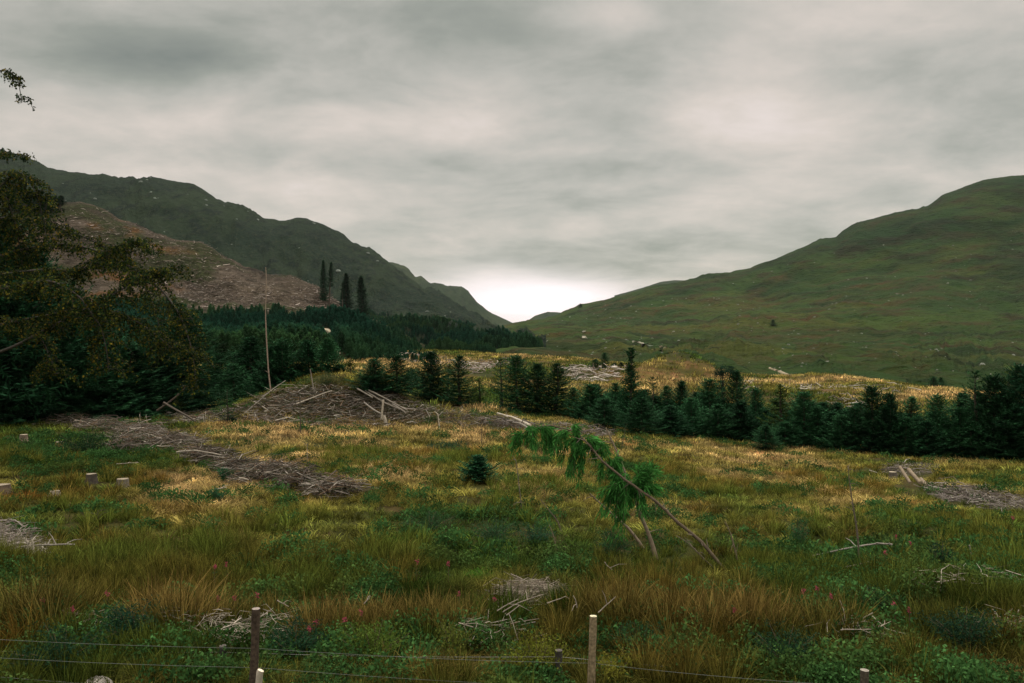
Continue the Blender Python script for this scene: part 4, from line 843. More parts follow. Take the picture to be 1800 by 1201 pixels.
# ------------------------------------------------------------------ leaning spruce and the bare poles round it
def pxline(pts, D0, D1, base):
    Ds = np.linspace(D0, D1, len(pts)); return np.array([[(a-CX)/FPX*d, d, CAMZ-(b-CY)/FPX*d] for (a, b), d in zip(pts, Ds)])-base
def smooth_line(K, n=20, jit=0.0, r=rng):
    C = cat(K, np.linspace(0, len(K)-1, n))
    if jit: C[1:] += np.cumsum(r.normal(size=(n-1, 3))*jit, 0)*.5
    return C
def build_leaning():
    pts = [(1284, 1000), (1239, 958), (1192, 919), (1164, 892), (1128, 864), (1100, 843), (1061, 814), (1044, 794), (1022, 772), (1000, 757), (969, 749), (942, 750), (914, 762)]
    D = ground_hit(1284, 1000); base = at(1284, D); root = thing('leaning_spruce', base, 'half-fallen spruce leaning left with bright green drooping boughs on a bare trunk', 'fallen spruce')
    K = pxline(pts, D, D+1.8, base); K[0, 2] = -.15; C = smooth_line(K, 44, .014, np.random.default_rng(8)); r = np.random.default_rng(3)
    b = Bag(); b.tube(C, np.linspace(.042, .006, 44), 8, c=(.10, .075, .048), wob=.2)
    for k in range(46):
        i = r.integers(2, 30); d = unit(r.normal(size=3)); b.tube([C[i], C[i]+d*(.06+.30*r.random()**2)], [.011, .003], 4, c=(.15, .12, .09))
    b.tube([C[3], C[3]+np.array([-.05, 0, .25])], [.02, .006], 5, c=(.15, .12, .09))
    b.obj('trunk', M_BARK, root, True)
    s = D/FPX; f = Bag(); tw = Bag(); P = []; Dd = []; S = []; LL = []
    seg = [(.20, .0, 0, 0)]
    # boughs: (fraction along trunk by px, lateral px, drop px)
    def bough(px0, py0, dx, dy, n, wd):
        dep = D+1.8*np.interp(px0, [914, 1284], [1, 0])
        o = np.array([(px0-CX)/FPX*dep, dep, CAMZ-(py0-CY)/FPX*dep])-base
        for _ in range(max(2, int(n*.7))):
            e = np.array([dx*s*(.6+.6*r.random())+r.normal()*wd*s, r.normal()*wd*s*1.3, -dy*s*(.6+.5*r.random())]); m = 12; t = np.linspace(0, 1, m)
            ln = o+np.array([r.normal()*.05, r.normal()*.05, 0])+np.stack([e[0]*t**.8, e[1]*t**.8, e[2]*t**1.5+abs(e[2])*.12*np.sin(t*3.1)], 1); tw.tube(ln, np.linspace(.007, .003, m), 4, c=(.12, .09, .06), cap=False)
            tan = unit(np.gradient(ln, axis=0))
            for sg in range(9):
                d = unit(tan*.9+r.normal(size=(m, 3))*.45+np.array([0, 0, -.45])); P.append(ln+r.normal(size=(m, 3))*.03); Dd.append(d); S.append(unit(np.cross(d, r.normal(size=(m, 3))))); LL.append(.10+.16*r.random(m))
    for a in [(918, 762, -14, 30, 5, 5), (934, 752, -6, 38, 6, 7), (952, 750, 2, 44, 7, 7), (960, 750, 12, 26, 4, 6), (996, 757, -22, 44, 7, 7), (1004, 748, 6, 18, 3, 5), (1018, 772, -22, 62, 9, 8), (1032, 784, -14, 66, 10, 9), (1036, 770, 16, 22, 8, 8), (1045, 776, 12, 34, 6, 8),
              (1062, 814, -4, 30, 3, 7), (1082, 806, 6, 26, 7, 9), (1085, 832, 2, 44, 9, 9), (1100, 843, -36, 44, 9, 11), (1105, 846, -22, 90, 12, 8), (1112, 852, -40, 70, 8, 11), (1118, 850, 26, 12, 9, 9), (1120, 858, -2, 40, 9, 9), (1122, 845, 22, -26, 9, 8), (1108, 846, -50, 22, 7, 8)]: bough(*a)
    P = np.concatenate(P); n = len(P); f.diamonds(P, np.concatenate(Dd), np.concatenate(S), np.concatenate(LL), .024, np.array([.052, .19, .038])*(.3+1.2*r.random((n, 1))))
    tw.obj('branches', M_BARK, root); f.obj('foliage', M_LEAF, root)
build_leaning()

WARM = (.155, .12, .08); GREYW = (.22, .195, .165); PALE = (.40, .35, .28); DARKW = (.075, .06, .045); RED = (.26, .20, .15)
def stick(name, cat_, label, pts, r0, r1, col, D0=None, D1=None, twigs=0, group=None, n=16, jit=.004, up=True, capc=None, lift=0.0):
    """a bare pole, branch or log running through the given points of the view, at real distances D0..D1"""
    if D0 is None: D0 = ground_hit(*pts[0])
    if D1 is None: D1 = D0
    base = at(pts[0][0], D0); K = pxline(pts, D0, D1, base)+np.array([0, 0, lift])
    if up: K[0, 2] = min(K[0, 2], -.1)
    C = smooth_line(K, n, jit); r = np.random.default_rng(abs(hash(round(pts[0][0]*7+pts[0][1])))%99991)
    b = Bag(); b.tube(C, np.linspace(r0, r1, n), 7, c=col, wob=.2, capc=capc or tuple(min(1, c*1.6) for c in col))
    for k in range(twigs):
        i = r.integers(2, n-1); d = unit(np.array([r.normal(), r.normal(), .3*r.normal()+.2])); L = .12+.35*r.random(); m = C[i]+d*L
        b.tube([C[i], (C[i]+m)/2+np.array([0, 0, .02]), m+np.array([0, 0, -.03])], [r1*.7+.003, r1*.5+.002, .002], 4, c=col)
    o = b.obj(name, M_BARK, smooth=True, loc=base); return tag(o, label, cat_, group)
stick('dead_pole', 'dead tree', 'thin bare pole crossing behind the green boughs of the leaning spruce', [(1156, 980), (1142, 944), (1128, 911), (1114, 872), (1099, 833), (1081, 789), (1064, 753)], .055, .014, WARM, D1=ground_hit(1156, 980)+1.2, twigs=8)
stick('dead_pole', 'dead tree', 'short bare pole leaning left below the leaning spruce boughs', [(1137, 960), (1108, 933), (1078, 906), (1036, 867)], .045, .014, WARM, D1=ground_hit(1137, 960)+.8, twigs=4)
stick('dead_pole', 'dead tree', 'thin dark stem slanting left in the grass, left of the leaning spruce', [(991, 940), (981, 918), (967, 900), (950, 878)], .022, .008, (.13, .10, .075))
stick('dead_pole', 'dead tree', 'short thin stem with pale tip left of the slanting poles', [(982, 976), (973, 945), (964, 922)], .020, .007, WARM)
stick('dead_sapling', 'dead sapling', 'thin upright dead sapling bent at its top, between the small spruce and the leaning one', [(918, 900), (912, 850), (907, 812), (903, 808)], .018, .006, (.13, .11, .085), twigs=9)
stick('dead_sapling', 'dead sapling', 'crooked bare sapling right of the root of the leaning spruce', [(1300, 990), (1289, 956), (1283, 935), (1274, 914)], .024, .007, WARM, twigs=4)
stick('dead_branch', 'dead branch', 'long thin dead branch touching the foot of the leaning spruce', [(1268, 1000), (1232, 977), (1210, 955), (1189, 942)], .016, .006, (.14, .11, .085), twigs=4)
stick('dead_sapling', 'dead sapling', 'wispy curved dead stem rising behind the top of the leaning spruce', [(1092, 792), (1096, 770), (1101, 745)], .02, .006, DARKW, twigs=5)
stick('dead_sapling', 'dead sapling', 'tall thin dark sapling alone in the right of the clearing', [(1512, 992), (1506, 933), (1497, 878), (1489, 819)], .028, .007, (.12, .095, .07), twigs=7)
stick('fallen_branch', 'fallen branch', 'long grey branch lying across the foot of the tall thin sapling', [(1428, 981), (1494, 967), (1542, 960), (1569, 961)], .016, .022, GREYW, up=False, lift=.05, twigs=3)
stick('fallen_branch', 'fallen branch', 'short grey branch lying just below the foot of the tall thin sapling', [(1467, 1007), (1500, 1000), (1530, 993)], .020, .012, PALE, up=False, lift=.06)
stick('dead_stake', 'stake', 'small upright grey stake in dark growth at the right', [(1702, 992), (1706, 975), (1704, 958)], .02, .014, GREYW)
stick('fallen_branch', 'fallen branch', 'crooked pale branch entering at the right edge of the clearing', [(1780, 958), (1795, 962), (1820, 966)], .018, .02, GREYW, up=False, lift=.06, twigs=2)
stick('dead_pole', 'dead tree', 'very tall thin bare pole standing at the left end of the brushwood mound', [(477, 692), (472, 650), (469, 600), (467, 550), (468, 500), (467, 470)], .048, .024, RED, D0=48.5, twigs=3, n=24)
stick('dead_pole', 'dead tree', 'shorter bare pole on top of the brushwood mound', [(554, 698), (549, 672), (545, 648)], .045, .02, GREYW, D0=46.8)
stick('fallen_branch', 'fallen branch', 'long straight branch propped up against the left end of the mound', [(428, 728), (456, 704), (480, 684), (502, 669)], .026, .018, GREYW, D0=45.2, D1=48, up=False)
stick('fallen_branch', 'fallen branch', 'whitish branch lying up the front of the mound below the bare pole', [(521, 710), (545, 701), (568, 692), (584, 687)], .035, .02, PALE, D0=45.3, D1=46.5, up=False)
stick('fallen_branch', 'fallen branch', 'short whitish stick on the mound crest left of the bare pole', [(528, 692), (536, 685), (542, 681)], .035, .025, PALE, D0=47.5, up=False)
stick('fallen_branch', 'fallen branch', 'short crooked twig at the left foot of the mound', [(460, 714), (468, 719), (474, 723)], .03, .02, PALE, D0=45.3, up=False)
stick('fallen_branch', 'fallen branch', 'upright forked white stick in front of the right end of the mound', [(773, 743), (770, 732), (768, 727), (763, 724)], .035, .03, PALE, D0=44, twigs=2)
stick('snapped_stump', 'broken stump', 'short whitish snapped stump at the right foot of the mound', [(680, 739), (675, 731)], .11, .09, PALE, D0=44.5, n=5)
GL = 'long thin logs stacked down the right side of the mound'
for lab, a in (('uppermost long thin log running down the right side of the mound', [(648, 688), (680, 703), (716, 722)]), ('middle long thin log running down the right side of the mound', [(642, 689), (676, 709), (704, 721)]),
    ('shorter log tucked under the middle one on the right side of the mound', [(628, 685), (642, 693), (655, 701)]), ('log lying furthest right in the stack on the mound', [(690, 711), (708, 718), (730, 722)]),
    ('pale log crossing the lower ends of the stack on the mound', [(690, 712), (700, 718), (714, 728)])):
    stick('log', 'log', lab, a, .055, .035, (.19, .165, .135), D0=46.4, D1=45.2, up=False, group=GL, jit=.01, capc=PALE, lift=.05)
stick('log', 'log', 'thin log lying low on the front right slope of the mound', [(640, 709), (655, 721), (670, 729)], .055, .04, GREYW, D0=45.0, D1=44.2, up=False, lift=.05)
stick('log', 'log', 'stubby upright log end sticking out of the stack on the mound', [(670, 714), (674, 703)], .07, .06, PALE, D0=45.0, n=5)
stick('fallen_tree', 'fallen tree', 'pale grey fallen trunk at the edge of the row behind the leaning spruce top', [(874, 731), (890, 736), (902, 739), (915, 745), (932, 753)], .05, .08, PALE, D0=47, D1=44, up=False, lift=.15, twigs=5)
stick('fallen_tree', 'fallen tree', 'second grey trunk lying half under the pale one behind the leaning spruce top', [(902, 746), (915, 748), (930, 757)], .06, .06, GREYW, D0=45.5, D1=43.5, up=False, lift=.1, twigs=3)
# left drift
for nm, lab, a, c, rr, dd in (
    ('log', 'pale straight log at the upper left end of the brushwood drift', [(131, 749), (150, 752), (172, 755)], PALE, .05, None),
    ('log', 'brown log lying slanting in the middle of the brushwood drift', [(183, 747), (196, 755), (210, 763)], GREYW, .045, None),
    ('log', 'long thin log pointing right from the drift towards the golden grass', [(212, 760), (236, 757), (262, 755)], PALE, .035, None),
    ('log', 'short whitish log lying flat in the drift centre', [(274, 797), (285, 798), (297, 798)], PALE, .045, None),
    ('log', 'long whitish log at the right bend of the drift', [(310, 809), (340, 806), (360, 809), (389, 814)], PALE, .05, None),
    ('log', 'very long thin grey log lying level along the lower drift', [(388, 839), (420, 841), (460, 842), (486, 841), (546, 843)], GREYW, .05, None),
    ('log', 'short split log just under the long level one', [(460, 848), (472, 846), (482, 844)], PALE, .045, None),
    ('log', 'pale log near the right end of the drift', [(530, 865), (543, 868), (554, 870)], PALE, .045, None),
    ('log', 'isolated pale stick in green grass below the drift', [(378, 878), (388, 877), (398, 875)], PALE, .03, None),
    ('log', 'flat bleached stick beside the dark green clump below the drift', [(420, 857), (429, 858), (437, 860)], PALE, .035, None),
    ('log', 'thin pale stick behind the two tree stumps', [(205, 831), (225, 830), (243, 829)], PALE, .022, None),
    ('dead_stake', 'upright bleached stick standing in the left of the drift', [(214, 793), (215, 780), (216, 774)], PALE, .022, 1),
    ('dead_stake', 'slanting bleached stick standing right of the upright one in the drift', [(240, 789), (243, 780), (246, 775)], PALE, .022, 1),
    ('dead_stake', 'single white stick against the dark trees at the far left', [(41, 724), (40, 716), (38, 712)], PALE, .035, 1),
    ('dead_stake', 'left white stick below the dark trees near the crossed branches', [(247, 743), (246, 735), (245, 728)], PALE, .025, 1),
    ('dead_stake', 'right white forked stick below the dark trees near the crossed branches', [(260, 746), (257, 738), (255, 731)], PALE, .028, 1),
    ('dead_stake', 'white stick standing before the left foot of the mound', [(466, 741), (467, 733), (469, 727)], PALE, .03, 1)):
    stick(nm, 'log' if nm == 'log' else 'stake', lab, a, rr*.62, rr*.42, tuple(q*.85 for q in c), up=bool(dd), jit=.006, lift=0 if dd else .30, capc=(.5, .43, .35), twigs=2)
stick('dead_branch', 'dead branch', 'dark dead branch sloping down right under the left spruces', [(288, 708), (310, 721), (330, 732), (344, 741)], .06, .04, DARKW, D0=42, D1=40, up=False)
stick('dead_branch', 'dead branch', 'dark dead branch crossing the sloping one, rising to the right', [(276, 722), (296, 708), (318, 690), (326, 678)], .06, .03, DARKW, D0=42, up=False, twigs=4)
stick('dead_sapling', 'dead sapling', 'thin bare sapling with side twigs in front of the mound', [(529, 768), (528, 740), (527, 710), (526, 692)], .03, .01, DARKW, twigs=12)
stick('dead_sapling', 'dead sapling', 'short dark bare stem below the right part of the mound', [(611, 775), (612, 765), (613, 757)], .02, .008, DARKW, twigs=2)
stick('dead_sapling', 'dead sapling', 'thin bare dark stem in golden grass left of the small spruce', [(847, 800), (847, 770), (846, 745)], .02, .007, DARKW, twigs=4)
stick('dead_sapling', 'dead sapling', 'thin grey stem standing in bright golden grass below the mound', [(541, 818), (540, 800), (540, 780)], .02, .008, GREYW, twigs=2)
stick('dead_sapling', 'dead sapling', 'short dark stem in the green at the left, above the near rushes', [(172, 925), (173, 908), (172, 897)], .016, .008, DARKW, twigs=4)
# near brushwood sticks
for lab, a in (('long pale stick rising right beside the near brush, upper one of three', [(874, 1098), (890, 1088), (912, 1077)]), ('long pale stick rising right beside the near brush, lower one of three', [(884, 1100), (912, 1084), (956, 1068)]), ('short pale stick beneath the two long ones by the near brush', [(890, 1106), (902, 1097), (912, 1089)]),
    ('pale stick pointing at the fence post from its left', [(962, 1084), (975, 1079), (990, 1074)]), ('thin pale stick leaning against the right side of the tan fence post', [(1052, 1101), (1066, 1088), (1082, 1074)]), ('straight pale twig lying on the near brush patch', [(898, 1030), (922, 1041), (945, 1053)]),
    ('white snapped twig in the dark growth right of the brown fence post', [(487, 1079), (498, 1085), (508, 1090)]), ('pale twig in yellowish leaves right of centre foreground', [(806, 1120), (820, 1125), (832, 1128)]), ('pale broken stick standing in tall rushes above the leaf bush', [(640, 1085), (648, 1078), (652, 1071)]),
    ('pale straight stick standing among reddish rushes right of centre', [(1063, 1008), (1068, 1015), (1076, 1022)]), ('thin curved pale twig rising in front of rushes by the tan post', [(1014, 1092), (1012, 1080), (1008, 1071)]), ('pale straight twig lying in the lower right undergrowth', [(1478, 1133), (1500, 1132), (1530, 1131)])):
    stick('dry_stick', 'stick', lab, a, .010, .006, (.25, .21, .165), up=False, jit=.003, lift=.22, twigs=1, D0=ground_hit(a[0][0], a[0][1]+28))
# left near tangle
for lab, a in (('thick pale broken stick standing in the tangle at the left edge', [(60, 990), (58, 975), (56, 965)]), ('thin pale stick left of the thick broken one at the left edge', [(48, 992), (50, 975), (44, 963)]), ('long brown branch lying level behind the tangle at the left edge', [(30, 980), (60, 977), (98, 975), (130, 975)])):
    stick('dry_stick', 'stick', lab, a, .022, .015, PALE if 'pale' in lab else GREYW, up=False, lift=.2, twigs=3, D0=ground_hit(a[0][0], a[0][1]+12))
# log pile at the right
for lab, a, rr in (('long thick cut log lying slanted at the right, by the dark brush', [(1597, 833), (1607, 845), (1618, 857)], .10), ('brown cut log left of the thick one at the right', [(1582, 829), (1590, 842), (1600, 857)], .075), ('short rounded log end right of the thick one', [(1619, 850), (1628, 861)], .09)):
    stick('log', 'log', lab, a, rr*.85, rr*.85, (.20, .155, .105), up=False, lift=.18, capc=(.34, .27, .19), n=8, D0=ground_hit(1610, 857)+1.1, D1=ground_hit(1610, 857), group=None)

# ------------------------------------------------------------------ stumps
def stump(px, ytop, hw, label, h=.30, col=(.07, .058, .045), tilt=0.0, name='tree_stump'):
    s = None
    for _ in range(3): pass
    D = ground_hit(px, ytop+h*FPX/30.0); D = ground_hit(px, ytop+h*FPX/D); p = at(px, D); r = .8*hw/FPX*D
    root = thing(name, p, label, 'tree stump', rz=random.random()*6); root.rotation_euler[1] = tilt
    rg = np.random.default_rng(int(px)+5); n = 14; th = np.arange(n)*2*math.pi/n; b = Bag(); rings = []
    for z, k in ((-.2, 1.5), (.02, 1.32), (.12, 1.08), (h*.7, 1.0), (h, .98)):
        rr = r*k*(1+.10*np.sin(th*3+1)+(.12*np.sin(th*5) if z < .1 else 0)+.03*rg.normal(size=n)); rings.append(np.stack([rr*np.cos(th), rr*np.sin(th), np.full(n, z)], 1))
    v = np.concatenate(rings); i = np.arange(4)[:, None]*n; j = np.arange(n)[None]; q = np.stack([i+j, i+(j+1) % n, i+n+(j+1) % n, i+n+j], -1).reshape(-1, 4); b.add(v, q=q, c=col); b.obj('bark', M_BARK, root, True)
    t = Bag(); top = rings[-1]*np.array([.985, .985, 1])+np.array([0, 0, .004]); tt = np.stack([np.arange(n), (np.arange(n)+1) % n, np.full(n, n)], 1); t.add(np.vstack([top, [[0, 0, h+.012]]]), t=tt, c=(.30, .25, .18)); t.obj('cut_face', M_WOOD, root); return root
stump(160, 832, 11, 'tree stump with a pale flat cut top, left one of a pair below the drift')
stump(216, 834, 12, 'grey tree stump, right one of a pair below the drift', col=(.17, .15, .12))
stump(42, 762, 8, 'pale tree stump at the left under the dark trees', h=.36, col=(.16, .12, .085))
stump(105, 772, 8, 'mossy yellow-green tree stump right of the pale one at the left', h=.36, col=(.16, .13, .03))
stump(4, 851, 15, 'wide pale cut stump at the very left edge', h=.25, col=(.14, .10, .07))
stump(96, 862, 10, 'low bleached stump flush with the grass in the left foreground', h=.16, col=(.25, .22, .18))
stump(1569, 829, 8, 'dark round stump at the left of the cut logs', h=.35, col=(.10, .085, .07))
stump(530, 822, 5, 'tiny orange-brown stump in the golden grass above the drift', h=.28, col=(.28, .18, .08))

# ------------------------------------------------------------------ brushwood ("stuff")
def brash(name, label, patches, n, lmin, lmax, rad, cols, zjit=.12, hump=0.0, surf=None, pile=0.0):
    """patches (px, py, rx, ry): dead twigs lying thick on the ground there"""
    r = np.random.default_rng(n+int(patches[0][0])); w = np.array([p[2]*p[3] for p in patches], float); w /= w.sum(); V = []; F = []; C = []; c0 = 0
    ch = r.choice(len(patches), n, p=w)
    for i in range(n):
        a, b, rx, ry = patches[ch[i]]; ang = r.random()*6.28; rr = math.sqrt(r.random())**1.0; px = a+rx*rr*math.cos(ang)*1.15; py = b+ry*rr*math.sin(ang)*1.15
        if surf is None:
            D = ground_hit_fast(px, py); x = (px-CX)/FPX*D; z = zfast(x, D)
        else:
            x, D, z = surf(px, py)
            if D is None: continue
        L = lmin+(lmax-lmin)*r.random()**2.2; th = r.random()*6.28; el = r.normal()*.22+.05; d = np.array([math.cos(th)*math.cos(el), math.sin(th)*math.cos(el), math.sin(el)])
        p0 = np.array([x, D, z+zjit*r.random()+hump*max(0, 1-rr)]); bend = r.normal(size=3)*.08*L; s = rad*(.5+r.random()**2*1.6); col = np.array(cols[r.integers(len(cols))])*(.6+.7*r.random())
        pts = [p0-d*L/2, p0+bend, p0+d*L/2]; a1 = unit(np.cross(d, [0, 0, 1.])); b1 = np.cross(d, a1)
        for k, (pt, sc) in enumerate(zip(pts, (1, .8, .35))):
            for q in range(3):
                t = q*2.0944; V.append(pt+(a1*math.cos(t)+b1*math.sin(t))*s*sc); C.append(col)
        for k in range(2):
            for q in range(3): F.append((c0+k*3+q, c0+k*3+(q+1) % 3, c0+k*3+3+(q+1) % 3, c0+k*3+3+q))
        c0 += 9
    o = mesh_obj(name, np.array(V), np.array(F), M_WOOD, attrs={'tint': np.array(C)}); return tag(o, label, 'brushwood', kind='stuff')
# coarse lookup tables keep this quick
_U = np.arange(-60, 1901, 20.0); _R = np.arange(620, 1200, 2.0)
_T = np.zeros((len(_U), len(_R)))
for i_, u_ in enumerate(_U):
    Ys = np.geomspace(9, 230, 700); rr_ = prow(ground_z((u_-CX)/FPX*Ys, Ys, False), Ys)
    rm = np.minimum.accumulate(rr_); _T[i_] = np.interp(_R, rm[::-1], Ys[::-1])
def ground_hit_fast(px, py):
    i = int(np.clip((px+60)/20, 0, len(_U)-1)); j = (py-620)/2; j0 = int(np.clip(j, 0, len(_R)-2)); f = min(max(j-j0, 0), 1); return _T[i, j0]*(1-f)+_T[i, j0+1]*f
_zc = {}
def zfast(x, D):
    k = (round(x*4), round(D*4))
    if k not in _zc: _zc[k] = float(ground_z(x, D))
    return _zc[k]
GRC = [(.11, .09, .07), (.17, .145, .12), (.07, .052, .038), (.34, .30, .25), (.05, .038, .026)]
GRC = GRC+[(.16, .10, .06), (.045, .05, .02)]
brash('brushwood', 'drift of grey dead twigs winding down the left of the clearing', [(125, 745, 40, 4), (180, 753, 45, 5), (245, 766, 40, 7), (225, 792, 34, 7), (310, 784, 40, 8), (362, 803, 42, 7), (420, 825, 40, 6), (475, 842, 60, 6), (535, 860, 42, 5), (590, 877, 40, 4)], 4600, .3, 1.8, .011, GRC, zjit=.22, hump=.42)
brash('brushwood', 'tangle of grey and brown twigs covering the mound', [(500, 705, 60, 16), (560, 705, 70, 22), (620, 705, 70, 24), (690, 715, 60, 18), (760, 728, 70, 10), (600, 738, 140, 12), (470, 722, 40, 10), (840, 740, 60, 8)], 4200, .3, 1.8, .014, GRC+[(.14, .09, .04), (.05, .06, .025), (.40, .36, .30)], zjit=.22)
brash('brushwood', 'dark twigs heaped along the belt behind the leaning spruce', [(930, 750, 60, 5), (1000, 757, 50, 6), (1050, 765, 30, 4), (880, 743, 35, 5)], 700, .3, 1.4, .016, [(.11, .09, .075), (.16, .13, .11), (.08, .06, .05), (.25, .22, .19)], zjit=.3)
brash('brushwood', 'dark patch of twigs and bark at the right beside the cut logs', [(1660, 862, 30, 8), (1700, 872, 50, 10), (1760, 882, 60, 10), (1600, 830, 45, 7), (1820, 886, 50, 10)], 1800, .25, 1.2, .012, [(.12, .10, .085), (.09, .07, .055), (.20, .17, .15), (.30, .27, .23)], zjit=.15)
brash('brushwood', 'small patch of dry bare twigs in the near rushes at centre', [(915, 1035, 40, 10), (950, 1045, 35, 9), (905, 1060, 25, 9)], 900, .15, .9, .006, [(.22, .18, .14), (.30, .26, .2), (.15, .12, .09)], zjit=.2)
brash('brushwood', 'pale tangle of dead twigs at the left edge', [(15, 950, 40, 16), (30, 975, 50, 14), (-20, 960, 50, 20)], 900, .2, 1.1, .008, [(.24, .21, .18), (.32, .28, .24), (.15, .12, .10)], zjit=.35)
brash('brushwood', 'scattered twigs on the near ground behind the fence', [(250, 1110, 160, 12), (400, 1130, 60, 14), (480, 1110, 50, 16), (860, 1110, 60, 14), (1500, 1140, 60, 10), (1760, 1130, 50, 14), (1700, 1050, 90, 10)], 700, .15, .8, .006, [(.30, .26, .2), (.2, .16, .12), (.4, .35, .28)], zjit=.35)
brash('brushwood', 'bleached roots and stumps tangled on the heath behind the belt', [(1040, 662, 45, 8), (1010, 658, 30, 6), (1070, 655, 30, 5)], 420, .6, 3.2, .07, [(.42, .37, .32), (.55, .50, .44), (.25, .2, .17)], zjit=.9)
brash('brushwood', 'bleached branches on the heath left of the leggy spruce', [(840, 650, 35, 9), (800, 640, 40, 6), (880, 640, 40, 6), (730, 632, 50, 5)], 380, .6, 3.0, .06, [(.36, .30, .26), (.5, .44, .38), (.22, .17, .14)], zjit=.7)
brash('brushwood', 'bleached branches scattered on the heath at the right', [(1430, 690, 50, 8), (1490, 712, 30, 6), (1340, 672, 50, 5), (1550, 690, 60, 8), (1320, 690, 20, 8)], 300, .5, 3.0, .05, [(.40, .36, .30), (.5, .46, .40), (.16, .13, .10)], zjit=.6)
brash('brushwood', 'fallen twigs on the open ground between the left spruces and the mound', [(350, 730, 60, 9), (400, 725, 50, 8), (440, 740, 60, 6), (330, 745, 50, 6)], 900, .3, 1.5, .018, GRC, zjit=.2)
_ts = np.linspace(0.6, 5.0, 260)
_sc = {}
def spur_pt(px, py):
    k = round(px/4)
    if k not in _sc:
        P = spur.P(np.full(260, k*4.0), _ts); _sc[k] = (P, prow(P[:, 2], P[:, 1]))
    P, r = _sc[k]; i = int(np.argmin(np.abs(r-py)))
    if abs(r[i]-py) > 3: return 0, None, 0
    return P[i, 0]+(px-k*4)/FPX*P[i, 1], P[i, 1], P[i, 2]
brash('brushwood', 'logging debris strewn over the bare felled slope', [(460, 515, 120, 30), (330, 470, 90, 40), (540, 530, 60, 20), (230, 430, 70, 30), (380, 520, 80, 25), (150, 395, 70, 25), (560, 525, 40, 25)], 4200, .8, 5.0, .10, [(.13, .10, .08), (.20, .155, .125), (.08, .055, .04), (.06, .042, .03), (.09, .07, .05), (.34, .29, .25)], zjit=.6, surf=spur_pt)

# rocks on the hills ("stuff": too many to count)
def rocks(name, label, hill, n, u0, u1, t0, t1, s0, s1, col=(.42, .42, .38)):
    r = np.random.default_rng(n); u = u0+(u1-u0)*r.random(n*3); t = t0+(t1-t0)*r.random(n*3)
    w = fbm(u/60, t*3, 3, 3); m = w+.25*r.random(n*3) > .18; u = u[m][:n]; t = t[m][:n]; P = hill.P(u, t); b = Bag()
    for p in P:
        k = 10; s = s0+(s1-s0)*r.random()**3; v = unit(r.normal(size=(14, 3)))*s*(.7+.5*r.random((14, 1)))*np.array([1.3, 1, .7]); v = v[np.argsort(v[:, 2])]
        th = np.arange(6)*1.047; ring = lambda z, q: np.stack([np.cos(th)*q*(.8+.4*r.random(6))*1.3, np.sin(th)*q*(.8+.4*r.random(6)), np.full(6, z)+r.normal(size=6)*.08*s], 1)
        vv = np.vstack([ring(-.4*s, s), ring(.25*s, s*.85), ring(.6*s, s*.45), [[0, 0, .68*s]]])+p
        q = [(a*6+j, a*6+(j+1) % 6, a*6+6+(j+1) % 6, a*6+6+j) for a in range(2) for j in range(6)]; tt = [(12+j, 12+(j+1) % 6, 18) for j in range(6)]
        b.add(vv, q=q, t=tt, c=np.array(col)*(.6+.6*r.random()))
    o = b.obj(name, M_ROCK); return tag(o, label, 'rocks', kind='stuff')
rocks('rocks', 'pale boulders scattered over the right hillside', right_hill, 600, 960, 1900, 2.0, 5.6, .35, 1.5, (.15, .16, .13))
rocks('rocks', 'grey crags and boulders along the left mountain', left_hill, 50, 100, 800, 3.6, 5.0, .8, 2.6, (.13, .15, .13))
rocks('rocks', 'pale stones on the lower moor', right_hill, 160, 1000, 1900, 1.2, 2.4, .2, .5, (.2, .2, .17))

# tracks
def path(name, hill, pts, w, col):
    K = np.array(pts, float); C = cat(K, np.linspace(0, len(K)-1, 24)); t = np.linspace(0, hill.K-1.5, 700); ctr = []
    for a, b in C:
        P = hill.P(np.full(700, a), t); i = np.argmin(np.abs(prow(P[:, 2], P[:, 1])-b)+(t > hill.K-2)*50); ctr.append(P[i])
    ctr = np.array(ctr); d = unit(np.gradient(ctr, axis=0)*np.array([1, 1, 0])); sd = np.stack([-d[:, 1], d[:, 0], 0*d[:, 0]], 1); ww = w*(.7+.5*rng.random((24, 1)))
    rows = [ctr+sd*ww*k/2+np.array([0, 0, z]) for k, z in ((-1.3, -.5), (-1, .35), (0, .5), (1, .35), (1.3, -.5))]; v = np.stack(rows, 1).reshape(-1, 3)
    return tag(mesh_obj(name, v, grid_faces(24, 5), M_ROCK, attrs={'tint': np.broadcast_to(np.array(col), (len(v), 3))}, smooth=True), kind='structure')
path('path', right_hill, [(1028, 582), (1030, 586), (1024, 591), (1027, 595)], 5, (.22, .20, .15))
path('path', right_hill, [(1110, 601), (1122, 602), (1132, 606), (1131, 611)], 2.6, (.26, .24, .18))
path('path', right_hill, [(1352, 648), (1368, 653), (1385, 660), (1400, 663)], .9, (.24, .20, .13))
path('path', right_hill, [(1140, 615), (1165, 618), (1190, 627)], 1.0, (.14, .11, .05))
path('path', right_hill, [(1140, 604), (1158, 608), (1170, 612)], 1.6, (.16, .14, .08))
path('path', spur, [(566, 580), (560, 585), (562, 592), (570, 602), (576, 612), (590, 626)], 4.5, (.30, .26, .18))

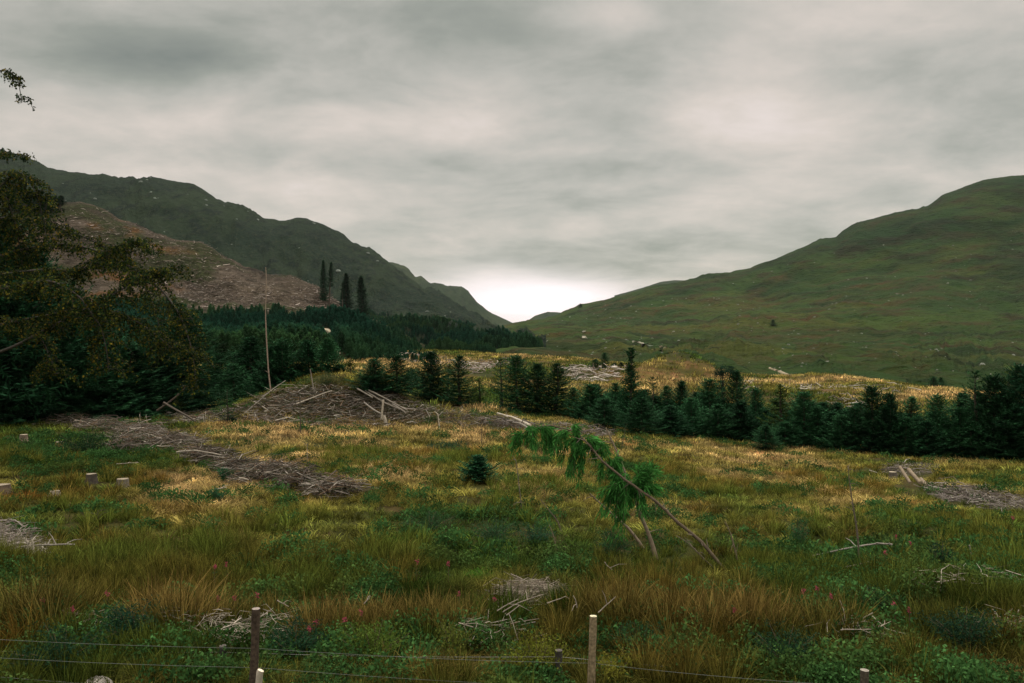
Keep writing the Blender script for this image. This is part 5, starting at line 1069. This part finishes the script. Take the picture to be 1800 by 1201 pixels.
# ------------------------------------------------------------------ shrubs and flowers as individual plants
def shrub(px, ybase, hw, h, label, col, leaf=.035, n=900, name='leafy_shrub', up=.4, D=None):
    D = D or ground_hit(px, ybase); p = at(px, D); s = D/FPX; root = thing(name, p, label, 'shrub', rz=random.random()*6); r = np.random.default_rng(int(px*3+ybase)); st = Bag(); f = Bag(); H = h*s; R = hw*s
    P = []; 
    for k in range(16):
        a = r.random()*6.28; rr = R*math.sqrt(r.random()); top = np.array([math.cos(a)*rr, math.sin(a)*rr, H*(.65+.4*r.random())*(1-.35*(rr/R)**2)]); m = 6; t = np.linspace(0, 1, m); ln = np.stack([top[0]*t**1.4, top[1]*t**1.4, -.05+(top[2]+.05)*t], 1); st.tube(ln, np.linspace(.008, .003, m), 4, c=(.10, .075, .045), cap=False)
        q = int(n/16); fs = .15+.85*r.random(q); P.append(np.stack([np.interp(fs*(m-1), np.arange(m), ln[:, c]) for c in range(3)], 1)+r.normal(size=(q, 3))*np.array([.16, .16, .07])*R)
    P = np.concatenate(P); k = len(P); d = unit(r.normal(size=(k, 3))+np.array([0, 0, up])); f.diamonds(P, d, unit(np.cross(d, r.normal(size=(k, 3)))), leaf*(1.2+.6*r.random(k)), leaf*.6, np.array(col)*(.55+.9*r.random((k, 1)))); st.obj('stems', M_BARK, root); f.obj('foliage', M_LEAF, root); return root
for a in [(1403, 952, 26, 58, 'bright bluish-green upright bush left of the tall thin sapling', (.028, .095, .036)), (1655, 1005, 24, 55, 'very dark green bush in the right of the clearing', (.014, .045, .022)), (870, 950, 52, 42, 'wide low dark green shrub below the small spruce', (.035, .085, .036)),
          (755, 935, 50, 36, 'low dark shrub left of the wide one below the small spruce', (.030, .072, .028)), (940, 955, 40, 34, 'rounded bluish shrub just left of the slanting stems', (.032, .085, .042)), (1075, 970, 40, 44, 'dark tangled shrub under the hanging boughs of the leaning spruce', (.024, .068, .026)),
          (655, 1160, 70, 80, 'yellow-green leafy bush in the foreground behind the middle wire', (.075, .12, .020)), (800, 1140, 50, 60, 'yellow-tinged leafy bush behind the wires, right of the yellow-green one', (.09, .11, .02)), (945, 1175, 60, 80, 'bush with narrow yellow leaves left of the tan fence post', (.12, .135, .018)),
          (1085, 1190, 45, 60, 'yellow-leaved bush at the right foot of the tan fence post', (.14, .14, .02)), (1125, 1130, 55, 50, 'dark green bramble right of the tan fence post', (.025, .068, .026)), (520, 1150, 60, 75, 'dark leafy bush right of the brown fence post', (.018, .052, .024)),
          (235, 1130, 70, 70, 'dark fern-like bush in the left foreground', (.016, .050, .026)), (110, 1180, 90, 70, 'dark undergrowth bush at the bottom left behind the wires', (.014, .042, .020)), (1380, 1170, 70, 70, 'dark green bush at the lower right, left of the low fence post', (.018, .052, .024)), (1700, 1160, 80, 80, 'dark bush at the lower right corner', (.016, .045, .022)),
          (400, 840, 18, 26, 'green upright plant rising by the long level log', (.030, .10, .045)), (380, 882, 18, 26, 'bright green clump right of the golden tussocks', (.025, .10, .045)), (790, 790, 40, 22, 'dark green bush in the golden grass below the row', (.024, .066, .032)), (155, 800, 60, 40, 'dark leafy mass around the stumps below the drift', (.018, .046, .018)),
          (1530, 1075, 50, 36, 'dark low shrub among reddish rushes at the right', (.022, .060, .024)), (840, 1010, 26, 20, 'bright yellow-green fern clump in the centre of the clearing', (.07, .16, .02)), (702, 960, 24, 18, 'small bright green leaf clump in the centre grass', (.06, .14, .02)), (640, 675, 34, 22, 'olive bush on the back of the mound', (.05, .07, .025)), (575, 678, 34, 24, 'olive bush behind the short pole on the mound', (.045, .065, .025)),
          (408, 745, 7, 16, 'needle tuft at the foot of the thin sapling left of the mound', (.014, .046, .030)), (295, 730, 34, 34, 'yellowish-green bush under the left spruces by the crossed branches', (.06, .075, .02))]:
    shrub(*a, n=int(500+a[2]*26), leaf=.035 if a[1] > 850 else .06)
# young spruce on a bare stem left of the mound
o = spruce(402, 682, 745, 15, 'sparse', 'small thin spruce with a bare dark stem left of the long propped branch', name='spruce_tree')

def flower(px, py, label, group):
    D = ground_hit(px, py+26); p = at(px, D); root = thing('willowherb', p, label, 'wildflower', group, rz=random.random()*6); r = np.random.default_rng(int(px+py)); H = max(.5, CAMZ-(py-CY)/FPX*D-p[2]); s = Bag(); s.tube([(0, 0, 0), (.01, .01, H*.5), (.02, 0, H)], [.006, .005, .003], 4, c=(.12, .06, .04)); s.obj('stem', M_BARK, root)
    f = Bag(); k = 26; P = np.stack([r.normal(size=k)*.014, r.normal(size=k)*.014, H*(1-.16*r.random(k))], 1); d = unit(r.normal(size=(k, 3))); f.diamonds(P, d, unit(np.cross(d, r.normal(size=(k, 3)))), .03, .024, (.30, .06, .085)); f.obj('petals', M_LEAF, root)
    g = Bag(); k = 14; P = np.stack([np.zeros(k), np.zeros(k), H*(.2+.5*r.random(k))], 1); d = unit(r.normal(size=(k, 3))+np.array([0, 0, .4])); g.diamonds(P, d, unit(np.cross(d, [0, 0, 1.])), .10, .018, (.04, .07, .02)); g.obj('leaves', M_LEAF, root)
for L, lab, grp in (([(75, 1085), (128, 1105), (188, 1056), (384, 1060), (412, 1058), (452, 1050), (398, 995), (378, 1000)], 'pink willowherb head among the left foreground rushes', 'pink flowers in the left foreground'),
    ([(543, 1125), (555, 1112), (606, 1108), (635, 1087), (868, 1050), (788, 998), (733, 995), (806, 1040)], 'pink willowherb head in the middle foreground between the two front posts', 'pink flowers in the middle foreground'),
    ([(1412, 1072), (1436, 1070), (1461, 1089), (1572, 1091), (1598, 1099), (1292, 1093), (1600, 963), (1575, 945), (1556, 988), (1780, 908)], 'pink willowherb head in the right of the clearing', 'pink flowers in the right of the clearing')):
    for a, b in L: flower(a, b, lab, grp)

# ------------------------------------------------------------------ fence
def build_fence():
    Ppx = [(-160, 1052, 10.0, 7.5, (.08, .06, .045)), (450, 1070, 10.2, 7.5, (.075, .055, .04)), (1043, 1083, 10.9, 6.8, (.26, .20, .12)), (1520, 1178, 9.5, 7.5, (.09, .075, .055)), (2050, 1190, 9.0, 7.5, (.1, .08, .06))]
    base = at(700, 10.4); root = thing('wire_fence', base, 'wire fence on round wooden posts along the bottom of the photo', 'fence')
    tops = []
    labs = ['post beyond the left edge', 'dark brown round post with a pale mossy top', 'tan round post with pale cut top', 'low dark round post with pale cut top', 'post beyond the right edge']
    for (px, py, D, hw, c), lab in zip(Ppx, labs):
        top = np.array([(px-CX)/FPX*D, D, CAMZ-(py-CY)/FPX*D])-base; g = at(px, D)-base; r = hw/FPX*D; b = Bag(); n = 12; zz = np.linspace(g[2]-.4, top[2], n)
        lean = .03*(zz-top[2]); b.tube(np.stack([top[0]+lean, np.full(n, top[1]), zz], 1), np.full(n, r)*(1+.04*rng.normal(size=n)+.06*np.linspace(1, -1, n)), 14, c=c, capc=tuple(min(.6, q*2.2+.12) for q in c), wob=.05)
        p = b.obj('post', M_POST, root, True); p['label'] = lab; tops.append((top, g, r))
    # wires through staples on the posts' field side: heights measured on the posts
    rows = [[1118, 1143, 1169, 1210, 1262], [1150, 1177, 1212, 1250, 1300], [1180, 1222, 1260, 1300, 1350]]
    for w in rows:
        K = []
        for (px, py, D, hw, c), y in zip(Ppx, w): K.append(np.array([(px-CX)/FPX*D, D+hw/FPX*D+.004, CAMZ-(y-CY)/FPX*D])-base)
        pts = []
        for a, b_ in zip(K[:-1], K[1:]):
            t = np.linspace(0, 1, 14)[:-1]; q = a+(b_-a)*t[:, None]; q[:, 2] -= .05*4*t*(1-t)*.6; pts.append(q)
        pts = np.concatenate(pts+[K[-1][None]]); b = Bag(); b.tube(pts, .0022, 5, c=(.11, .125, .11)); b.obj('wire', M_WIRE, root)
    # the older fence just behind: two short dark posts, one wire
    base2 = at(690, 11.6); r2 = thing('old_wire_fence', base2, 'older low fence with two short dark posts just behind the wire fence', 'fence'); K = []
    for px, py in ((-200, 1128), (392, 1135), (982, 1143), (1600, 1190)):
        D = 11.6; top = np.array([(px-CX)/FPX*D, D, CAMZ-(py-CY)/FPX*D])-base2; g = at(px, D)-base2; b = Bag(); n = 8; zz = np.linspace(g[2]-.3, top[2], n)
        b.tube(np.stack([np.full(n, top[0]), np.full(n, top[1]), zz], 1), .055, 8, c=(.05, .045, .038), capc=(.08, .07, .06), wob=.12); b.obj('post', M_BARK, r2, True); K.append(top+np.array([0, .06, -.12]))
    pts = np.concatenate([a+(b_-a)*np.linspace(0, 1, 10)[:-1, None]+np.array([0, 0, -.03])*np.sin(np.linspace(0, math.pi, 10)[:-1])[:, None] for a, b_ in zip(K[:-1], K[1:])]+[K[-1][None]]); b = Bag(); b.tube(pts, .0022, 4, c=(.25, .25, .23)); b.obj('wire', M_WIRE, r2)
build_fence()
o = stick('pale_stake', 'stake', 'bleached split stake leaning at the foot of the brown fence post', [(451, 1215), (455, 1195), (459, 1178)], .045, .042, (.42, .36, .28), D0=9.9, n=6)
def boulder(px, py, hw, D, label):
    p = np.array([(px-CX)/FPX*D, D, CAMZ-(py-CY)/FPX*D]); r = np.random.default_rng(3); g = at(px, D); s = hw/FPX*D; H = p[2]-g[2]; b = Bag(); n = 16; th = np.arange(n)*2*math.pi/n; R = []
    for f, k in ((-.1, 1.25), (.3, 1.2), (.7, 1.0), (.92, .7), (1.0, .3)): R.append(np.stack([np.cos(th)*s*k*(1+.08*r.normal(size=n)), np.sin(th)*s*k*.8*(1+.08*r.normal(size=n)), np.full(n, f*H)+.01*r.normal(size=n)], 1))
    v = np.concatenate(R+[np.array([[0, 0, H*1.01]])]); i = np.arange(4)[:, None]*n; j = np.arange(n)[None]; q = np.stack([i+j, i+(j+1) % n, i+n+(j+1) % n, i+n+j], -1).reshape(-1, 4); tt = np.stack([4*n+np.arange(n), 4*n+(np.arange(n)+1) % n, np.full(n, 5*n)], 1)
    b.add(v, q=q, t=tt, c=(.30, .27, .24)); return tag(b.obj('boulder', M_ROCK, smooth=True, loc=g), label, 'rock')
boulder(168, 1195, 22, 10.6, 'pale rounded stone at the bottom left behind the lowest wire')

# ------------------------------------------------------------------ haze
def build_haze():
    x0, x1, y0, y1, z0, z1 = -2600, 2900, -420, 3650, -37.5, 560
    v = [(x, y, z) for z in (z0, z1) for y in (y0, y1) for x in (x0, x1)]; f = [(0, 2, 3, 1), (4, 5, 7, 6), (0, 1, 5, 4), (2, 6, 7, 3), (0, 4, 6, 2), (1, 3, 7, 5)]
    m = bpy.data.materials.new('haze'); m.use_nodes = True; nt = m.node_tree; nt.nodes.clear(); out = nt.nodes.new('ShaderNodeOutputMaterial'); vol = nt.nodes.new('ShaderNodeVolumePrincipled')
    vol.inputs['Density'].default_value = HAZE; vol.inputs['Color'].default_value = (.74, .84, .76, 1); vol.inputs['Anisotropy'].default_value = 0.0; nt.links.new(vol.outputs[0], out.inputs['Volume'])
    tag(mesh_obj('haze', np.array(v, float), np.array(f), m), 'thin moist air greying the far slopes of the glen', 'haze', kind='stuff')
HAZE = 2.4e-5
build_haze()
